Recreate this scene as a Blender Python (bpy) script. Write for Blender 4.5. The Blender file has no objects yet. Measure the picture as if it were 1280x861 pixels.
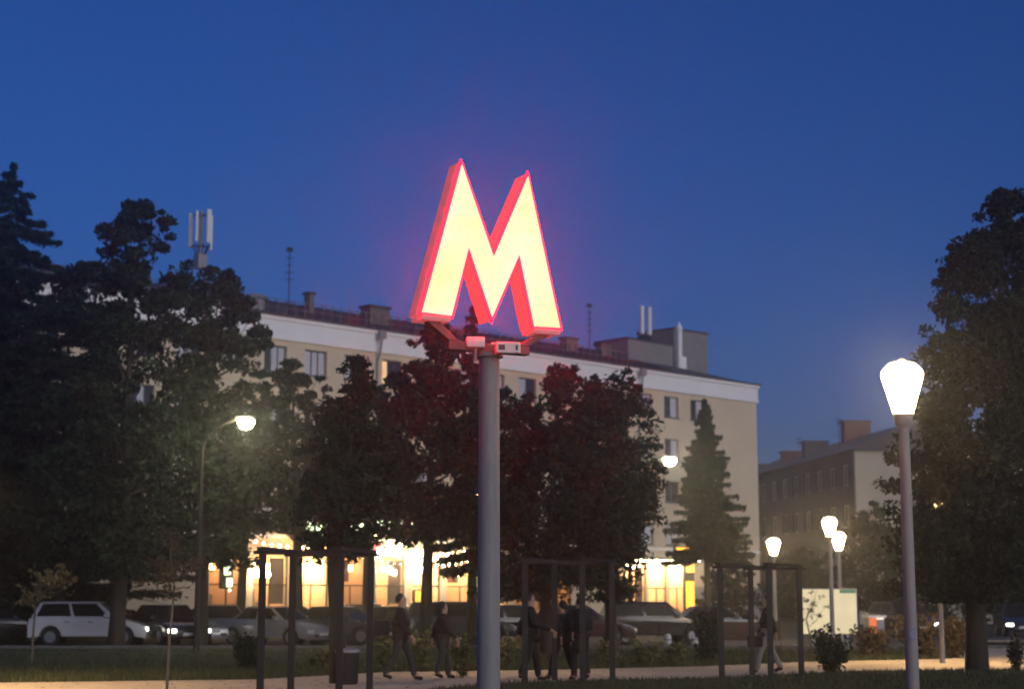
import bpy, math, random
import numpy as np
from mathutils import Vector, Matrix
R = math.radians
random.seed(7)
rng = np.random.default_rng(7)
sc = bpy.context.scene
COL = sc.collection

# ------------------------------------------------------------------ camera
FPX, CX, CY, HOR, CAMZ = 2127.0, 640.0, 430.5, 752.0, 1.6
TH = math.atan((HOR - CY) / FPX)
cam_d = bpy.data.cameras.new('camera')
cam = bpy.data.objects.new('camera', cam_d); COL.objects.link(cam)
cam_d.sensor_width = 36; cam_d.lens = FPX / 1280 * 36
cam_d.clip_start = 0.1; cam_d.clip_end = 6000
cam.location = (0, 0, CAMZ); cam.rotation_euler = (math.pi / 2 + TH, 0, 0)
cam_d.dof.use_dof = True; cam_d.dof.focus_distance = 16.6; cam_d.dof.aperture_fstop = 2.1
sc.camera = cam

# ------------------------------------------------------------------ world, exposure
w = bpy.data.worlds.new('World'); sc.world = w; w.use_nodes = True
nt = w.node_tree; bg = nt.nodes['Background']
sky = nt.nodes.new('ShaderNodeTexSky'); sky.sky_type = 'NISHITA'; sky.sun_disc = False
SUN_EL, SUN_AZ = R(4.0), R(145)           # the sun is at the horizon, behind the camera
sky.sun_elevation = SUN_EL; sky.sun_rotation = SUN_AZ
sky.altitude = 100; sky.air_density = 1.0; sky.dust_density = 0.3; sky.ozone_density = 5.0
bg.inputs[1].default_value = 0.105
tint = nt.nodes.new('ShaderNodeMix'); tint.data_type = 'RGBA'; tint.blend_type = 'MULTIPLY'; tint.inputs['Factor'].default_value = 1
tint.inputs['B'].default_value = (1.05, .80, 1.24, 1)   # dusk blue of the whole sky
nt.links.new(sky.outputs[0], tint.inputs['A']); nt.links.new(tint.outputs['Result'], bg.inputs[0])
sd = bpy.data.lights.new('afterglow', 'SUN'); sd.energy = 1.5; sd.angle = R(50); sd.color = (1.0, 0.94, 0.86)
so = bpy.data.objects.new('afterglow', sd); COL.objects.link(so)
so.rotation_euler = (R(77), 0, R(35))     # faint western glow behind the camera
vs = sc.view_settings
vs.view_transform = 'Standard'; vs.look = 'None'; vs.exposure = 0.0; vs.gamma = 1; vs.use_curve_mapping = False
cy = sc.cycles
cy.use_denoising = True
try: cy.denoiser = 'OPENIMAGEDENOISE'
except Exception: pass
cy.max_bounces = 6; cy.diffuse_bounces = 2; cy.glossy_bounces = 3; cy.transparent_max_bounces = 12; cy.volume_bounces = 0
cy.sample_clamp_indirect = 6; cy.caustics_reflective = False; cy.caustics_refractive = False

# ------------------------------------------------------------------ helpers
def P(px, py, Y):
    "point of the place at depth Y seen at photo pixel px,py"
    u = (px - CX) / FPX; v = (CY - py) / FPX
    k = Y / (math.cos(TH) - v * math.sin(TH))
    return Vector((u * k, Y, CAMZ + k * (math.sin(TH) + v * math.cos(TH))))
def G(px, py):
    "point of the ground seen at photo pixel px,py"
    u = (px - CX) / FPX; v = (CY - py) / FPX
    k = -CAMZ / (math.sin(TH) + v * math.cos(TH))
    return Vector((u * k, k * (math.cos(TH) - v * math.sin(TH)), 0))
def GX(px, Y):
    p = P(px, HOR + 20, Y); return Vector((p.x, Y, 0))

def link(o): COL.objects.link(o); return o
def props(o, label=None, cat=None, group=None, kind=None):
    if label: o['label'] = label
    if cat: o['category'] = cat
    if group: o['group'] = group
    if kind: o['kind'] = kind
    return o
def thing(name, label, cat, loc=(0, 0, 0), rz=0.0, group=None):
    o = link(bpy.data.objects.new(name, None)); o.location = loc; o.rotation_euler = (0, 0, rz)
    o.empty_display_size = 0.2
    return props(o, label, cat, group)
def copy_tree(o, parent=None):
    c = link(o.copy())
    if parent is not None: c.parent = parent
    for ch in list(o.children): copy_tree(ch, c)
    return c

class MB:
    def __init__(s): s.v = []; s.f = []
    def add(s, vs, fs):
        b = len(s.v); s.v += [tuple(p) for p in vs]; s.f += [tuple(i + b for i in f) for f in fs]; return s
    def box(s, x0, x1, y0, y1, z0, z1):
        return s.add([(x0,y0,z0),(x1,y0,z0),(x1,y1,z0),(x0,y1,z0),(x0,y0,z1),(x1,y0,z1),(x1,y1,z1),(x0,y1,z1)],
                     [(0,3,2,1),(4,5,6,7),(0,1,5,4),(1,2,6,5),(2,3,7,6),(3,0,4,7)])
    def tube(s, pts, rad, n=8, caps=True):
        pts = [Vector(p) for p in pts]; m = len(pts); rings = []
        for i, p in enumerate(pts):
            t = (pts[min(i+1, m-1)] - pts[max(i-1, 0)]).normalized()
            a = Vector((0,0,1)) if abs(t.z) < .9 else Vector((1,0,0))
            e1 = t.cross(a).normalized(); e2 = t.cross(e1)
            r = rad[i] if hasattr(rad, '__len__') else rad
            rings.append([p + r*(math.cos(2*math.pi*k/n)*e1 + math.sin(2*math.pi*k/n)*e2) for k in range(n)])
        vs = [q for r_ in rings for q in r_]
        fs = [(i*n+k, i*n+(k+1) % n, (i+1)*n+(k+1) % n, (i+1)*n+k) for i in range(m-1) for k in range(n)]
        if caps: fs += [tuple(range(n))[::-1], tuple((m-1)*n+k for k in range(n))]
        return s.add(vs, fs)
    def lathe(s, prof, n=16, c=(0,0,0), caps=True):
        vs = [(c[0]+r*math.cos(2*math.pi*k/n), c[1]+r*math.sin(2*math.pi*k/n), c[2]+z) for r, z in prof for k in range(n)]
        m = len(prof)
        fs = [(i*n+k, i*n+(k+1) % n, (i+1)*n+(k+1) % n, (i+1)*n+k) for i in range(m-1) for k in range(n)]
        if caps: fs += [tuple(range(n))[::-1], tuple((m-1)*n+k for k in range(n))]
        return s.add(vs, fs)
    def prism(s, poly, y0, y1):
        "polygon in x,z pushed from y0 to y1"
        n = len(poly)
        return s.add([(x, y0, z) for x, z in poly] + [(x, y1, z) for x, z in poly],
                     [tuple(range(n)), tuple(range(2*n-1, n-1, -1))] + [(i, i+n, (i+1) % n+n, (i+1) % n) for i in range(n)])
    def build(s, name, mat, parent=None, smooth=False, bevel=0.0, kind=None):
        me = bpy.data.meshes.new(name); me.from_pydata(s.v, [], s.f); me.update()
        return finish(me, name, mat, parent, smooth, bevel, kind)
def finish(me, name, mat, parent=None, smooth=False, bevel=0.0, kind=None):
    import bmesh
    bm = bmesh.new(); bm.from_mesh(me); bmesh.ops.recalc_face_normals(bm, faces=bm.faces)
    if bevel > 0:
        es = [e for e in bm.edges if len(e.link_faces) == 2 and e.calc_face_angle(0) > .5]
        bmesh.ops.bevel(bm, geom=es, offset=bevel, segments=2, affect='EDGES', profile=.6, clamp_overlap=True)
    bm.to_mesh(me); bm.free()
    if smooth:
        me.polygons.foreach_set('use_smooth', [True]*len(me.polygons))
        try: me.set_sharp_from_angle(angle=R(38))
        except Exception: pass
    me.materials.append(mat)
    o = link(bpy.data.objects.new(name, me))
    if parent is not None: o.parent = parent
    if kind: o['kind'] = kind
    return o
def share(o, parent, loc=None, rz=None):
    c = link(o.copy()); c.parent = parent
    if loc is not None: c.location = loc
    if rz is not None: c.rotation_euler = (0, 0, rz)
    return c

# ------------------------------------------------------------------ materials
def mat(name, c1, c2=None, rough=.7, scale=4.0, metal=0.0, bump=0.0, bscale=None, detail=6, stretch=None, spec=.5, coat=0.0, island=False):
    m = bpy.data.materials.new(name); m.use_nodes = True
    t = m.node_tree; b = t.nodes['Principled BSDF']
    b.inputs['Roughness'].default_value = rough; b.inputs['Metallic'].default_value = metal
    b.inputs['Specular IOR Level'].default_value = spec
    if coat: b.inputs['Coat Weight'].default_value = coat; b.inputs['Coat Roughness'].default_value = .06
    c2 = c2 or tuple(min(1, x*1.35) for x in c1)
    tc = t.nodes.new('ShaderNodeTexCoord'); mp = t.nodes.new('ShaderNodeMapping')
    if stretch: mp.inputs['Scale'].default_value = stretch
    t.links.new(tc.outputs['Object'], mp.inputs[0])
    nz = t.nodes.new('ShaderNodeTexNoise'); nz.inputs['Scale'].default_value = scale; nz.inputs['Detail'].default_value = detail
    nz.inputs['Roughness'].default_value = .65
    t.links.new(mp.outputs[0], nz.inputs['Vector'])
    rp = t.nodes.new('ShaderNodeValToRGB')
    rp.color_ramp.elements[0].position = .3; rp.color_ramp.elements[1].position = .7
    rp.color_ramp.elements[0].color = (*c1, 1); rp.color_ramp.elements[1].color = (*c2, 1)
    if island:
        ge = t.nodes.new('ShaderNodeNewGeometry'); mx = t.nodes.new('ShaderNodeMath'); mx.operation = 'MULTIPLY_ADD'
        mx.inputs[1].default_value = .45; sb = t.nodes.new('ShaderNodeMath'); sb.operation = 'MULTIPLY'; sb.inputs[1].default_value = .62
        t.links.new(nz.outputs['Fac'], sb.inputs[0]); t.links.new(ge.outputs['Random Per Island'], mx.inputs[0]); t.links.new(sb.outputs[0], mx.inputs[2])
        t.links.new(mx.outputs[0], rp.inputs[0])
    else:
        t.links.new(nz.outputs['Fac'], rp.inputs[0])
    t.links.new(rp.outputs[0], b.inputs['Base Color'])
    if bump:
        bn = t.nodes.new('ShaderNodeTexNoise'); bn.inputs['Scale'].default_value = bscale or scale*6; bn.inputs['Detail'].default_value = 4
        t.links.new(tc.outputs['Object'], bn.inputs['Vector'])
        bp = t.nodes.new('ShaderNodeBump'); bp.inputs['Strength'].default_value = bump; bp.inputs['Distance'].default_value = .02
        t.links.new(bn.outputs['Fac'], bp.inputs['Height']); t.links.new(bp.outputs[0], b.inputs['Normal'])
    return m
def glow(name, col, strength, col2=None, scale=3.0):
    m = bpy.data.materials.new(name); m.use_nodes = True
    t = m.node_tree; b = t.nodes['Principled BSDF']
    b.inputs['Base Color'].default_value = (.1, .1, .1, 1); b.inputs['Roughness'].default_value = .5; b.inputs['Specular IOR Level'].default_value = .1
    b.inputs['Emission Strength'].default_value = strength
    if col2:
        tc = t.nodes.new('ShaderNodeTexCoord'); nz = t.nodes.new('ShaderNodeTexNoise'); nz.inputs['Scale'].default_value = scale; nz.inputs['Detail'].default_value = 3
        rp = t.nodes.new('ShaderNodeValToRGB'); rp.color_ramp.elements[0].position = .35; rp.color_ramp.elements[1].position = .65
        rp.color_ramp.elements[0].color = (*col, 1); rp.color_ramp.elements[1].color = (*col2, 1)
        t.links.new(tc.outputs['Object'], nz.inputs['Vector']); t.links.new(nz.outputs['Fac'], rp.inputs[0]); t.links.new(rp.outputs[0], b.inputs['Emission Color'])
    else:
        b.inputs['Emission Color'].default_value = (*col, 1)
    return m
def glass(name, tint=(.9, .92, .95), gloss=.12):
    m = bpy.data.materials.new(name); m.use_nodes = True
    t = m.node_tree; t.nodes.clear()
    o = t.nodes.new('ShaderNodeOutputMaterial'); mx = t.nodes.new('ShaderNodeMixShader')
    a = t.nodes.new('ShaderNodeBsdfTransparent'); a.inputs[0].default_value = (*tint, 1)
    g = t.nodes.new('ShaderNodeBsdfGlossy'); g.inputs['Roughness'].default_value = .03
    mx.inputs[0].default_value = .05
    t.links.new(a.outputs[0], mx.inputs[1]); t.links.new(g.outputs[0], mx.inputs[2])
    t.links.new(mx.outputs[0], o.inputs[0]); return m

M = {}
M['grass_ground'] = mat('grass_ground', (.022, .028, .010), (.060, .066, .022), .9, .35, bump=.6, bscale=9, detail=10)
M['blade'] = mat('blade', (.022, .032, .010), (.075, .085, .028), .8, .5, island=True)
M['path'] = mat('path', (.40, .34, .27), (.52, .45, .36), .85, .6, bump=.3, bscale=30, detail=10)
M['asphalt'] = mat('asphalt', (.035, .035, .037), (.065, .064, .062), .8, .8, bump=.4, bscale=40, detail=10)
M['kerbstone'] = mat('kerbstone', (.10, .097, .092), (.16, .155, .145), .85, 2)
M['paint'] = mat('paint', (.55, .55, .53), (.75, .75, .72), .7, 6)
M['plaster'] = mat('plaster', (.60, .50, .365), (.67, .57, .43), .9, .5, bump=.2, bscale=20, detail=10)
M['white_trim'] = mat('white_trim', (.80, .80, .83), (.86, .86, .88), .8, .7, detail=10)
M['plinth'] = mat('plinth', (.26, .25, .25), (.34, .33, .32), .9, 1.2)
M['roof_metal'] = mat('roof_metal', (.055, .055, .065), (.09, .088, .10), .55, .8, metal=.3)
M['dark_steel'] = mat('dark_steel', (.010, .0085, .008), (.020, .017, .016), .7, 5)
M['rail_steel'] = mat('rail_steel', (.12, .11, .115), (.18, .17, .17), .5, 5, metal=.4)
M['brick_grey'] = mat('brick_grey', (.11, .098, .092), (.17, .15, .14), .9, 3)
M['concrete'] = mat('concrete', (.17, .17, .175), (.24, .24, .245), .9, 1.5)
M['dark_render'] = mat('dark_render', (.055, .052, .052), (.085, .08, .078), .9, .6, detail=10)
M['brick_red'] = mat('brick_red', (.12, .055, .045), (.20, .095, .075), .9, 3)
M['pane_dark'] = mat('pane_dark', (.02, .022, .027), (.04, .042, .05), .06, .7, spec=.8)
M['pane_curtain_sky'] = mat('pane_curtain_sky', (.42, .45, .50), (.62, .65, .70), .35, 1.2, stretch=(9, 1, .6))  # pale tone holds curtains and a sky reflection put into the colour
M['frame_blue'] = mat('frame_blue', (.055, .065, .08), (.09, .10, .12), .5, 3)
M['frame_white'] = mat('frame_white', (.5, .5, .5), (.6, .6, .6), .5, 3)
M['pane_lit'] = glow('pane_lit', (1.0, .50, .18), 1.0, (1.0, .66, .32), 2)
M['galvanised'] = mat('galvanised', (.22, .23, .25), (.33, .34, .36), .55, 9, metal=.3)
M['post_grey'] = mat('post_grey', (.20, .20, .205), (.31, .31, .31), .6, 1.8, bump=.15, bscale=60, stretch=(4, 4, .6), detail=10)
M['bracket_grey'] = mat('bracket_grey', (.07, .065, .065), (.12, .11, .11), .65, 8)
M['lamp_post_grey'] = mat('lamp_post_grey', (.26, .245, .235), (.34, .32, .31), .6, 1.6, bump=.15, bscale=60, stretch=(4, 4, .6), detail=10)
M['white_plastic'] = mat('white_plastic', (.62, .62, .62), (.72, .72, .72), .45, 6)
M['black_plastic'] = mat('black_plastic', (.015, .015, .016), (.03, .03, .03), .4, 6)
M['antenna_white'] = mat('antenna_white', (.62, .64, .68), (.74, .76, .80), .5, 4)
M['bark'] = mat('bark', (.018, .014, .011), (.05, .04, .032), .95, 3, stretch=(3, 3, .5), bump=.8, bscale=14)
M['stem_bark'] = mat('stem_bark', (.10, .08, .055), (.20, .16, .11), .9, 5)
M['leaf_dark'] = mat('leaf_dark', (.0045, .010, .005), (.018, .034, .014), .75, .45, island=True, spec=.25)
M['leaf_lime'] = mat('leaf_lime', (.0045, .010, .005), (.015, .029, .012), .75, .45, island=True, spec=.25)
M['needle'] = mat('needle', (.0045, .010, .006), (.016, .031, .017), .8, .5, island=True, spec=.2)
M['leaf_young'] = mat('leaf_young', (.06, .075, .02), (.14, .14, .045), .7, .8, island=True)
M['leaf_yellow'] = mat('leaf_yellow', (.10, .085, .03), (.24, .18, .06), .7, .8, island=True)
M['leaf_brown'] = mat('leaf_brown', (.035, .026, .012), (.09, .062, .028), .8, .8, island=True)
M['lantern_glass'] = glow('lantern_glass', (1.0, .66, .30), 80)
M['street_lens'] = glow('street_lens', (1.0, .86, .50), 240)
M['shop_lamp'] = glow('shop_lamp', (1.0, .58, .25), 75)
M['shop_lamp_strong'] = glow('shop_lamp_strong', (1.0, .62, .28), 180)
M['shop_lamp_dim'] = glow('shop_lamp_dim', (1, .52, .22), 26)
M['added_path_lens'] = glow('added_path_lens', (1.0, .64, .28), 2700)  # lens of the added lights that brighten the path
M['added_path_lens_soft'] = glow('added_path_lens_soft', (1.0, .64, .28), 650)
M['shop_strip'] = glow('shop_strip', (1.0, .74, .40), 95)
M['neon_yellow'] = glow('neon_yellow', (1.0, .42, .02), 3.2)
M['neon_red'] = glow('neon_red', (1.0, .05, .06), 3)
M['neon_blue'] = glow('neon_blue', (.06, .32, 1.0), 2.2)
M['neon_green'] = glow('neon_green', (.78, .95, .55), 3.5)
M['shop_wall'] = mat('shop_wall', (.55, .40, .25), (.68, .52, .35), .8, 1.2)
M['shop_floor'] = mat('shop_floor', (.30, .24, .18), (.38, .30, .24), .4, 2)
M['awning_red'] = mat('awning_red', (.16, .05, .03), (.24, .08, .05), .9, 4)
M['clear_glass'] = glass('clear_glass')
M['billboard_panel'] = glow('billboard_panel', (1.0, .83, .50), .85, (.86, .72, .42), 1.2)
M['sign_green'] = mat('sign_green', (.03, .30, .20), (.05, .42, .28), .6, 4)
M['car_glass'] = mat('car_glass', (.008, .009, .010), (.014, .015, .017), .12, 1, spec=.12)
M['tyre'] = mat('tyre', (.015, .015, .015), (.025, .025, .025), .9, 9)
M['rim'] = mat('rim', (.25, .25, .26), (.35, .35, .36), .35, 9, metal=.7)
M['car_white'] = mat('car_white', (.62, .63, .65), (.68, .69, .71), .3, 2, coat=.6)
M['car_silver'] = mat('car_silver', (.30, .31, .33), (.36, .37, .39), .3, 2, metal=.5, coat=.6)
M['car_black'] = mat('car_black', (.012, .012, .014), (.02, .02, .022), .25, 2, coat=.8)
M['car_blue'] = mat('car_blue', (.03, .04, .06), (.045, .055, .08), .25, 2, coat=.8)
M['car_maroon'] = mat('car_maroon', (.05, .02, .02), (.07, .03, .03), .25, 2, coat=.8)
M['headlamp_lit_glint'] = glow('headlamp_lit_glint', (1.0, .95, .82), 5)  # lit headlights; on parked cars the glow stands in for glints
M['headlamp_off'] = mat('headlamp_off', (.55, .57, .6), (.7, .72, .75), .08, 5, spec=.9)
M['taillamp'] = mat('taillamp', (.25, .015, .012), (.35, .03, .025), .2, 5)
M['skin'] = mat('skin', (.36, .22, .15), (.44, .28, .19), .6, 9)
M['hair'] = mat('hair', (.015, .012, .01), (.035, .026, .02), .7, 30)
M['cloth_maroon'] = mat('cloth_maroon', (0.0180, 0.0084, 0.0084), (0.0312, 0.0144, 0.0138), .95, 9)
M['cloth_grey'] = mat('cloth_grey', (0.0330, 0.0300, 0.0288), (0.0510, 0.0468, 0.0444), .95, 9)
M['cloth_black'] = mat('cloth_black', (0.0072, 0.0072, 0.0084), (0.0156, 0.0150, 0.0162), .95, 9)
M['cloth_plum'] = mat('cloth_plum', (0.0168, 0.0078, 0.0108), (0.0276, 0.0126, 0.0174), .95, 9)
M['cloth_navy'] = mat('cloth_navy', (0.0120, 0.0132, 0.0180), (0.0210, 0.0228, 0.0300), .95, 9)
M['cloth_light'] = mat('cloth_light', (.20, .18, .165), (.28, .25, .23), .95, 9)
M['orange_panel'] = glow('orange_panel', (1.0, .20, .04), .9)
M['white_panel_lit'] = glow('white_panel_lit', (1.0, .86, .66), 1.6)
M['wood_brown'] = mat('wood_brown', (.075, .040, .028), (.13, .072, .05), .85, 2, stretch=(1, 1, 8))

# ------------------------------------------------------------------ ground, path, parking
def sheet(name, pts, z, m, kind='structure'):
    me = bpy.data.meshes.new(name); me.from_pydata([(p[0], p[1], z) for p in pts], [], [tuple(range(len(pts)))]); me.update()
    return finish(me, name, m, kind=kind)
sheet('ground', [(-2500, -300), (2500, -300), (2500, 4000), (-2500, 4000)], 0, M['grass_ground'])
# far and near edges of the park path, read along the photo
far_e = [G(-500, 862), G(0, 853), G(320, 849), G(480, 840), G(690, 837), G(880, 832.5), G(1010, 827), G(1190, 823), G(1230, 800), G(1420, 797)]
near_e = [G(1420, 836), G(1180, 837), G(1060, 838.5), G(900, 847), G(760, 849.5), G(640, 853), G(530, 862), G(300, 885), G(-120, 930), G(-700, 930)]
sheet('park_path', [(p.x, p.y) for p in far_e + near_e], .006, M['path'])
sheet('parking_lot', [(-75, 60.5), (75, 60.5), (75, 86), (50, 98), (20, 98), (-14, 70), (-75, 70)], .004, M['asphalt'])
kb = MB()
x = -60.0
while x < 60:
    kb.box(x, x + .98, 60.18, 60.36, -.05, .10 + random.uniform(-.008, .008)); x += 1.0
kb.build('kerb', M['kerbstone'], kind='structure', bevel=.015)
lm = MB()
for i in range(24):
    lm.box(-46 + i*2.7, -45.9 + i*2.7, 61, 66, .006, .009)
lm.build('road_marking', M['paint'], kind='structure')

# grass blades on the lawn strips the picture shows
def blades(name, n, area, hmin, hmax, m):
    vs = np.zeros((n, 3, 3)); k = 0; pts = []
    while k < n:
        px, py = area(); g = G(px, py); pts.append((g.x, g.y)); k += 1
    p = np.array(pts); h = rng.uniform(hmin, hmax, n); a = rng.uniform(0, 2*math.pi, n); wd = rng.uniform(.008, .018, n)
    vs[:, 0, 0] = p[:, 0] - wd*np.cos(a); vs[:, 0, 1] = p[:, 1] - wd*np.sin(a)
    vs[:, 1, 0] = p[:, 0] + wd*np.cos(a); vs[:, 1, 1] = p[:, 1] + wd*np.sin(a)
    vs[:, 2, 0] = p[:, 0] + rng.normal(0, .03, n); vs[:, 2, 1] = p[:, 1] + rng.normal(0, .03, n); vs[:, 2, 2] = h
    me = np_mesh(name, vs.reshape(-1, 3), 3)
    me.materials.append(m); o = link(bpy.data.objects.new(name, me)); return o
def np_mesh(name, verts, k):
    n = len(verts)//k
    me = bpy.data.meshes.new(name)
    me.vertices.add(len(verts)); me.vertices.foreach_set('co', np.asarray(verts, dtype=np.float32).ravel())
    me.loops.add(n*k); me.loops.foreach_set('vertex_index', np.arange(n*k, dtype=np.int32))
    me.polygons.add(n); me.polygons.foreach_set('loop_start', np.arange(0, n*k, k, dtype=np.int32))
    try: me.polygons.foreach_set('loop_total', np.full(n, k, dtype=np.int32))
    except Exception: pass
    me.update(calc_edges=True); return me
def far_y(px):
    xs = [0, 320, 480, 690, 880, 1010, 1190, 1230, 1280]; ys = [853, 849, 840, 837, 832.5, 827, 823, 800, 797]
    return float(np.interp(px, xs, ys))
def near_y(px):
    xs = [530, 640, 760, 900, 1060, 1180, 1280]; ys = [862, 853, 849.5, 847, 838.5, 837, 836]
    return float(np.interp(px, xs, ys))
def area_back():
    px = random.uniform(-40, 1320); t = random.random()
    return px, 808 + (far_y(px) - 808 - .3)*math.sqrt(t) if far_y(px) > 809 else 806
def area_front():
    while True:
        px = random.uniform(540, 1320); py = random.uniform(837, 880)
        if py > near_y(px) + .4: return px, py
props(blades('grass', 42000, area_back, .05, .17, M['blade']), 'mown lawn behind the lit park path', 'grass', kind='stuff')
props(blades('grass', 26000, area_front, .04, .12, M['blade']), 'dark lawn between the path and the viewer', 'grass', kind='stuff')

lv = []
for _ in range(900):
    g_ = G(random.uniform(-40, 1300), random.uniform(826, 875)); a_ = random.uniform(0, 6.28); r_ = random.uniform(.03, .06); z_ = random.uniform(.012, .03)
    lv += [(g_.x + r_*math.cos(a_+k_*1.57)*(1 if k_ % 2 else .6), g_.y + r_*math.sin(a_+k_*1.57)*(1 if k_ % 2 else .6), z_ + .01*(k_ % 2)) for k_ in range(4)]
fl_me = np_mesh('fallen_leaves', np.array(lv), 4); fl_me.materials.append(M['leaf_brown'])
props(link(bpy.data.objects.new('fallen_leaves', fl_me)), 'scattered fallen leaves on the path and the lawn beside it', 'fallen leaves', kind='stuff')

# ------------------------------------------------------------------ long apartment building
B = P(945, 482, 120.0); ZT = B.z                      # right-hand top corner of the white cornice
lo, hi = 60, 110
for _ in range(60):
    mid = (lo + hi)/2
    if P(330, 393, mid).z < ZT: lo = mid
    else: hi = mid
A0 = P(330, 393, lo)
ex = Vector((B.x - A0.x, B.y - A0.y, 0)); LEN = ex.length; ex.normalize(); ANG = math.atan2(ex.y, ex.x)
ny = Vector((-ex.y, ex.x, 0))                         # into the building
SL = -26.0                                            # building starts this far left of the A0 mark
def FW(s, off=0.0, z=0.0):
    "a point s metres along the facade, off metres in front of it"
    p = Vector((A0.x, A0.y, 0)) + ex*s - ny*off; p.z = z; return p
def fs(px, py=HOR, off=0.0):
    "facade position seen at pixel column px"
    lo, hi = -40, 80
    for _ in range(60):
        mid = (lo+hi)/2; q = FW(mid, off); u = q.x/q.y*math.cos(TH)*1.0
        pxx = CX + FPX*q.x/(q.y*math.cos(TH) + ((CAMZ + (HOR-py)/FPX*q.y) - CAMZ)*math.sin(TH))
        if pxx < px: lo = mid
        else: hi = mid
    return mid
bld = thing('apartment_building', 'long five-storey beige apartment block with white cornice, dark roof and lit shops below', 'building', FW(SL), ANG)
def L(s): return s - SL
DEP = 12.0
ZC = ZT - 1.25                                        # underside of the cornice
SP = 2.74; W0 = .83
ROWZ = [ZC - .33 - 1.42 - 2.83*i for i in range(4)]   # window sills, top row first
WH, WW = 1.42, 1.5
cols = [W0 + SP*k for k in range(-9, 14)]
GZ = 5.05                                             # top of the shop storey
wall = MB()
xs0, xs1 = 0.0, L(LEN)
zs = [GZ] + sum([[z, z + WH] for z in reversed(ROWZ)], []) + [ZC]
for i in range(0, len(zs), 2):
    wall.box(xs0, xs1, 0, .4, zs[i], zs[i+1])
for z in ROWZ:
    e = [xs0] + sum([[L(c) - WW/2, L(c) + WW/2] for c in cols], []) + [xs1]
    for i in range(0, len(e), 2): wall.box(e[i], e[i+1], 0, .4, z, z + WH)
# end walls, back wall
wall.box(xs0, xs0 + .4, .4, DEP, 0, ZC); wall.box(xs1 - .4, xs1, .4, DEP, 0, ZC); wall.box(xs0 + .4, xs1 - .4, DEP - .4, DEP, 0, ZC)
# shop storey: openings
bays = [(W0 + SP*k - SP/2 + .22, W0 + SP*k + SP/2 - .22) for k in range(-1, 9)]
rb0 = fs(783); rbw = (fs(861) - rb0)/3
bays += [(rb0 + rbw*i + .09, rb0 + rbw*(i+1) - .09) for i in range(3)]
e = [xs0] + sum([[L(a), L(b)] for a, b in bays], []) + [xs1]
for i in range(0, len(e), 2): wall.box(e[i], e[i+1], 0, .4, 0, 4.1)
wall.box(xs0, xs1, 0, .4, 4.1, GZ)
wall.build('wall', M['plaster'], bld)
for i in range(0, len(e), 2):
    pl = MB(); pl.box(e[i], e[i+1], -.06, -.002, 0, .7); pl.build('plinth', M['plinth'], bld)
pl = MB(); pl.box(L(bays[-1][1]) + .25, xs1 + .02, -.05, -.002, .702, 2.6); pl.build('plinth', M['plinth'], bld)
co = MB()
co.box(xs0 - .1, xs1 + .12, -.14, DEP, ZC + .001, ZC + .2); co.box(xs0 - .1, xs1 + .1, -.10, DEP, ZC + .201, ZT - .22)
co.box(xs0 - .15, xs1 + .2, -.20, DEP + .1, ZT - .219, ZT)
co.build('cornice', M['white_trim'], bld, bevel=.02)
sc_ = MB(); sc_.box(xs0, xs1, -.05, -.002, GZ - .1, GZ + .08); sc_.build('string_course', M['white_trim'], bld)
# roof: low hip
rf = MB(); OV = .28; RH = 2.1; ym = DEP/2
x0, x1, y0, y1 = xs0 - OV, xs1 + OV, -OV, DEP + OV
zb = ZT + .004
rf.add([(x0,y0,zb),(x1,y0,zb),(x1,y1,zb),(x0,y1,zb),(x0+6,ym,zb+RH),(x1-9,ym,zb+RH)], [(0,1,5,4),(1,2,5),(2,3,4,5),(3,0,4),(0,3,2,1)])
rf.box(x0, x1, y0 - .03, y0 + .1, zb + .002, zb + .09)
roof = rf.build('roof', M['roof_metal'], bld)
sm = MB()
xx = x0 + 6
while xx < x1 - 9:                                    # standing seams
    f = lambda y: zb + RH*(y - y0)/(ym - y0)
    sm.add([(xx, y0+.1, f(y0+.1)), (xx+.04, y0+.1, f(y0+.1)), (xx+.04, ym, zb+RH), (xx, ym, zb+RH),
            (xx, y0+.1, f(y0+.1)+.05), (xx+.04, y0+.1, f(y0+.1)+.05), (xx+.04, ym, zb+RH+.05), (xx, ym, zb+RH+.05)],
           [(4,5,6,7),(0,1,5,4),(1,2,6,5),(3,0,4,7)]); xx += .62
sm.build('seams', M['roof_metal'], roof, kind='stuff')
rl = MB(); xx = x0 + 3
while xx < L(fs(790)):
    rl.box(xx - .03, xx + .03, .02, .07, zb, zb + .98); xx += .62
rl2 = MB()
for h in (.5, .95): rl2.box(x0 + 3, L(fs(790)), .025, .065, zb + h, zb + h + .04)
rl.build('railing_posts', M['rail_steel'], bld, kind='stuff'); rl2.build('railing', M['rail_steel'], bld)
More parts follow.
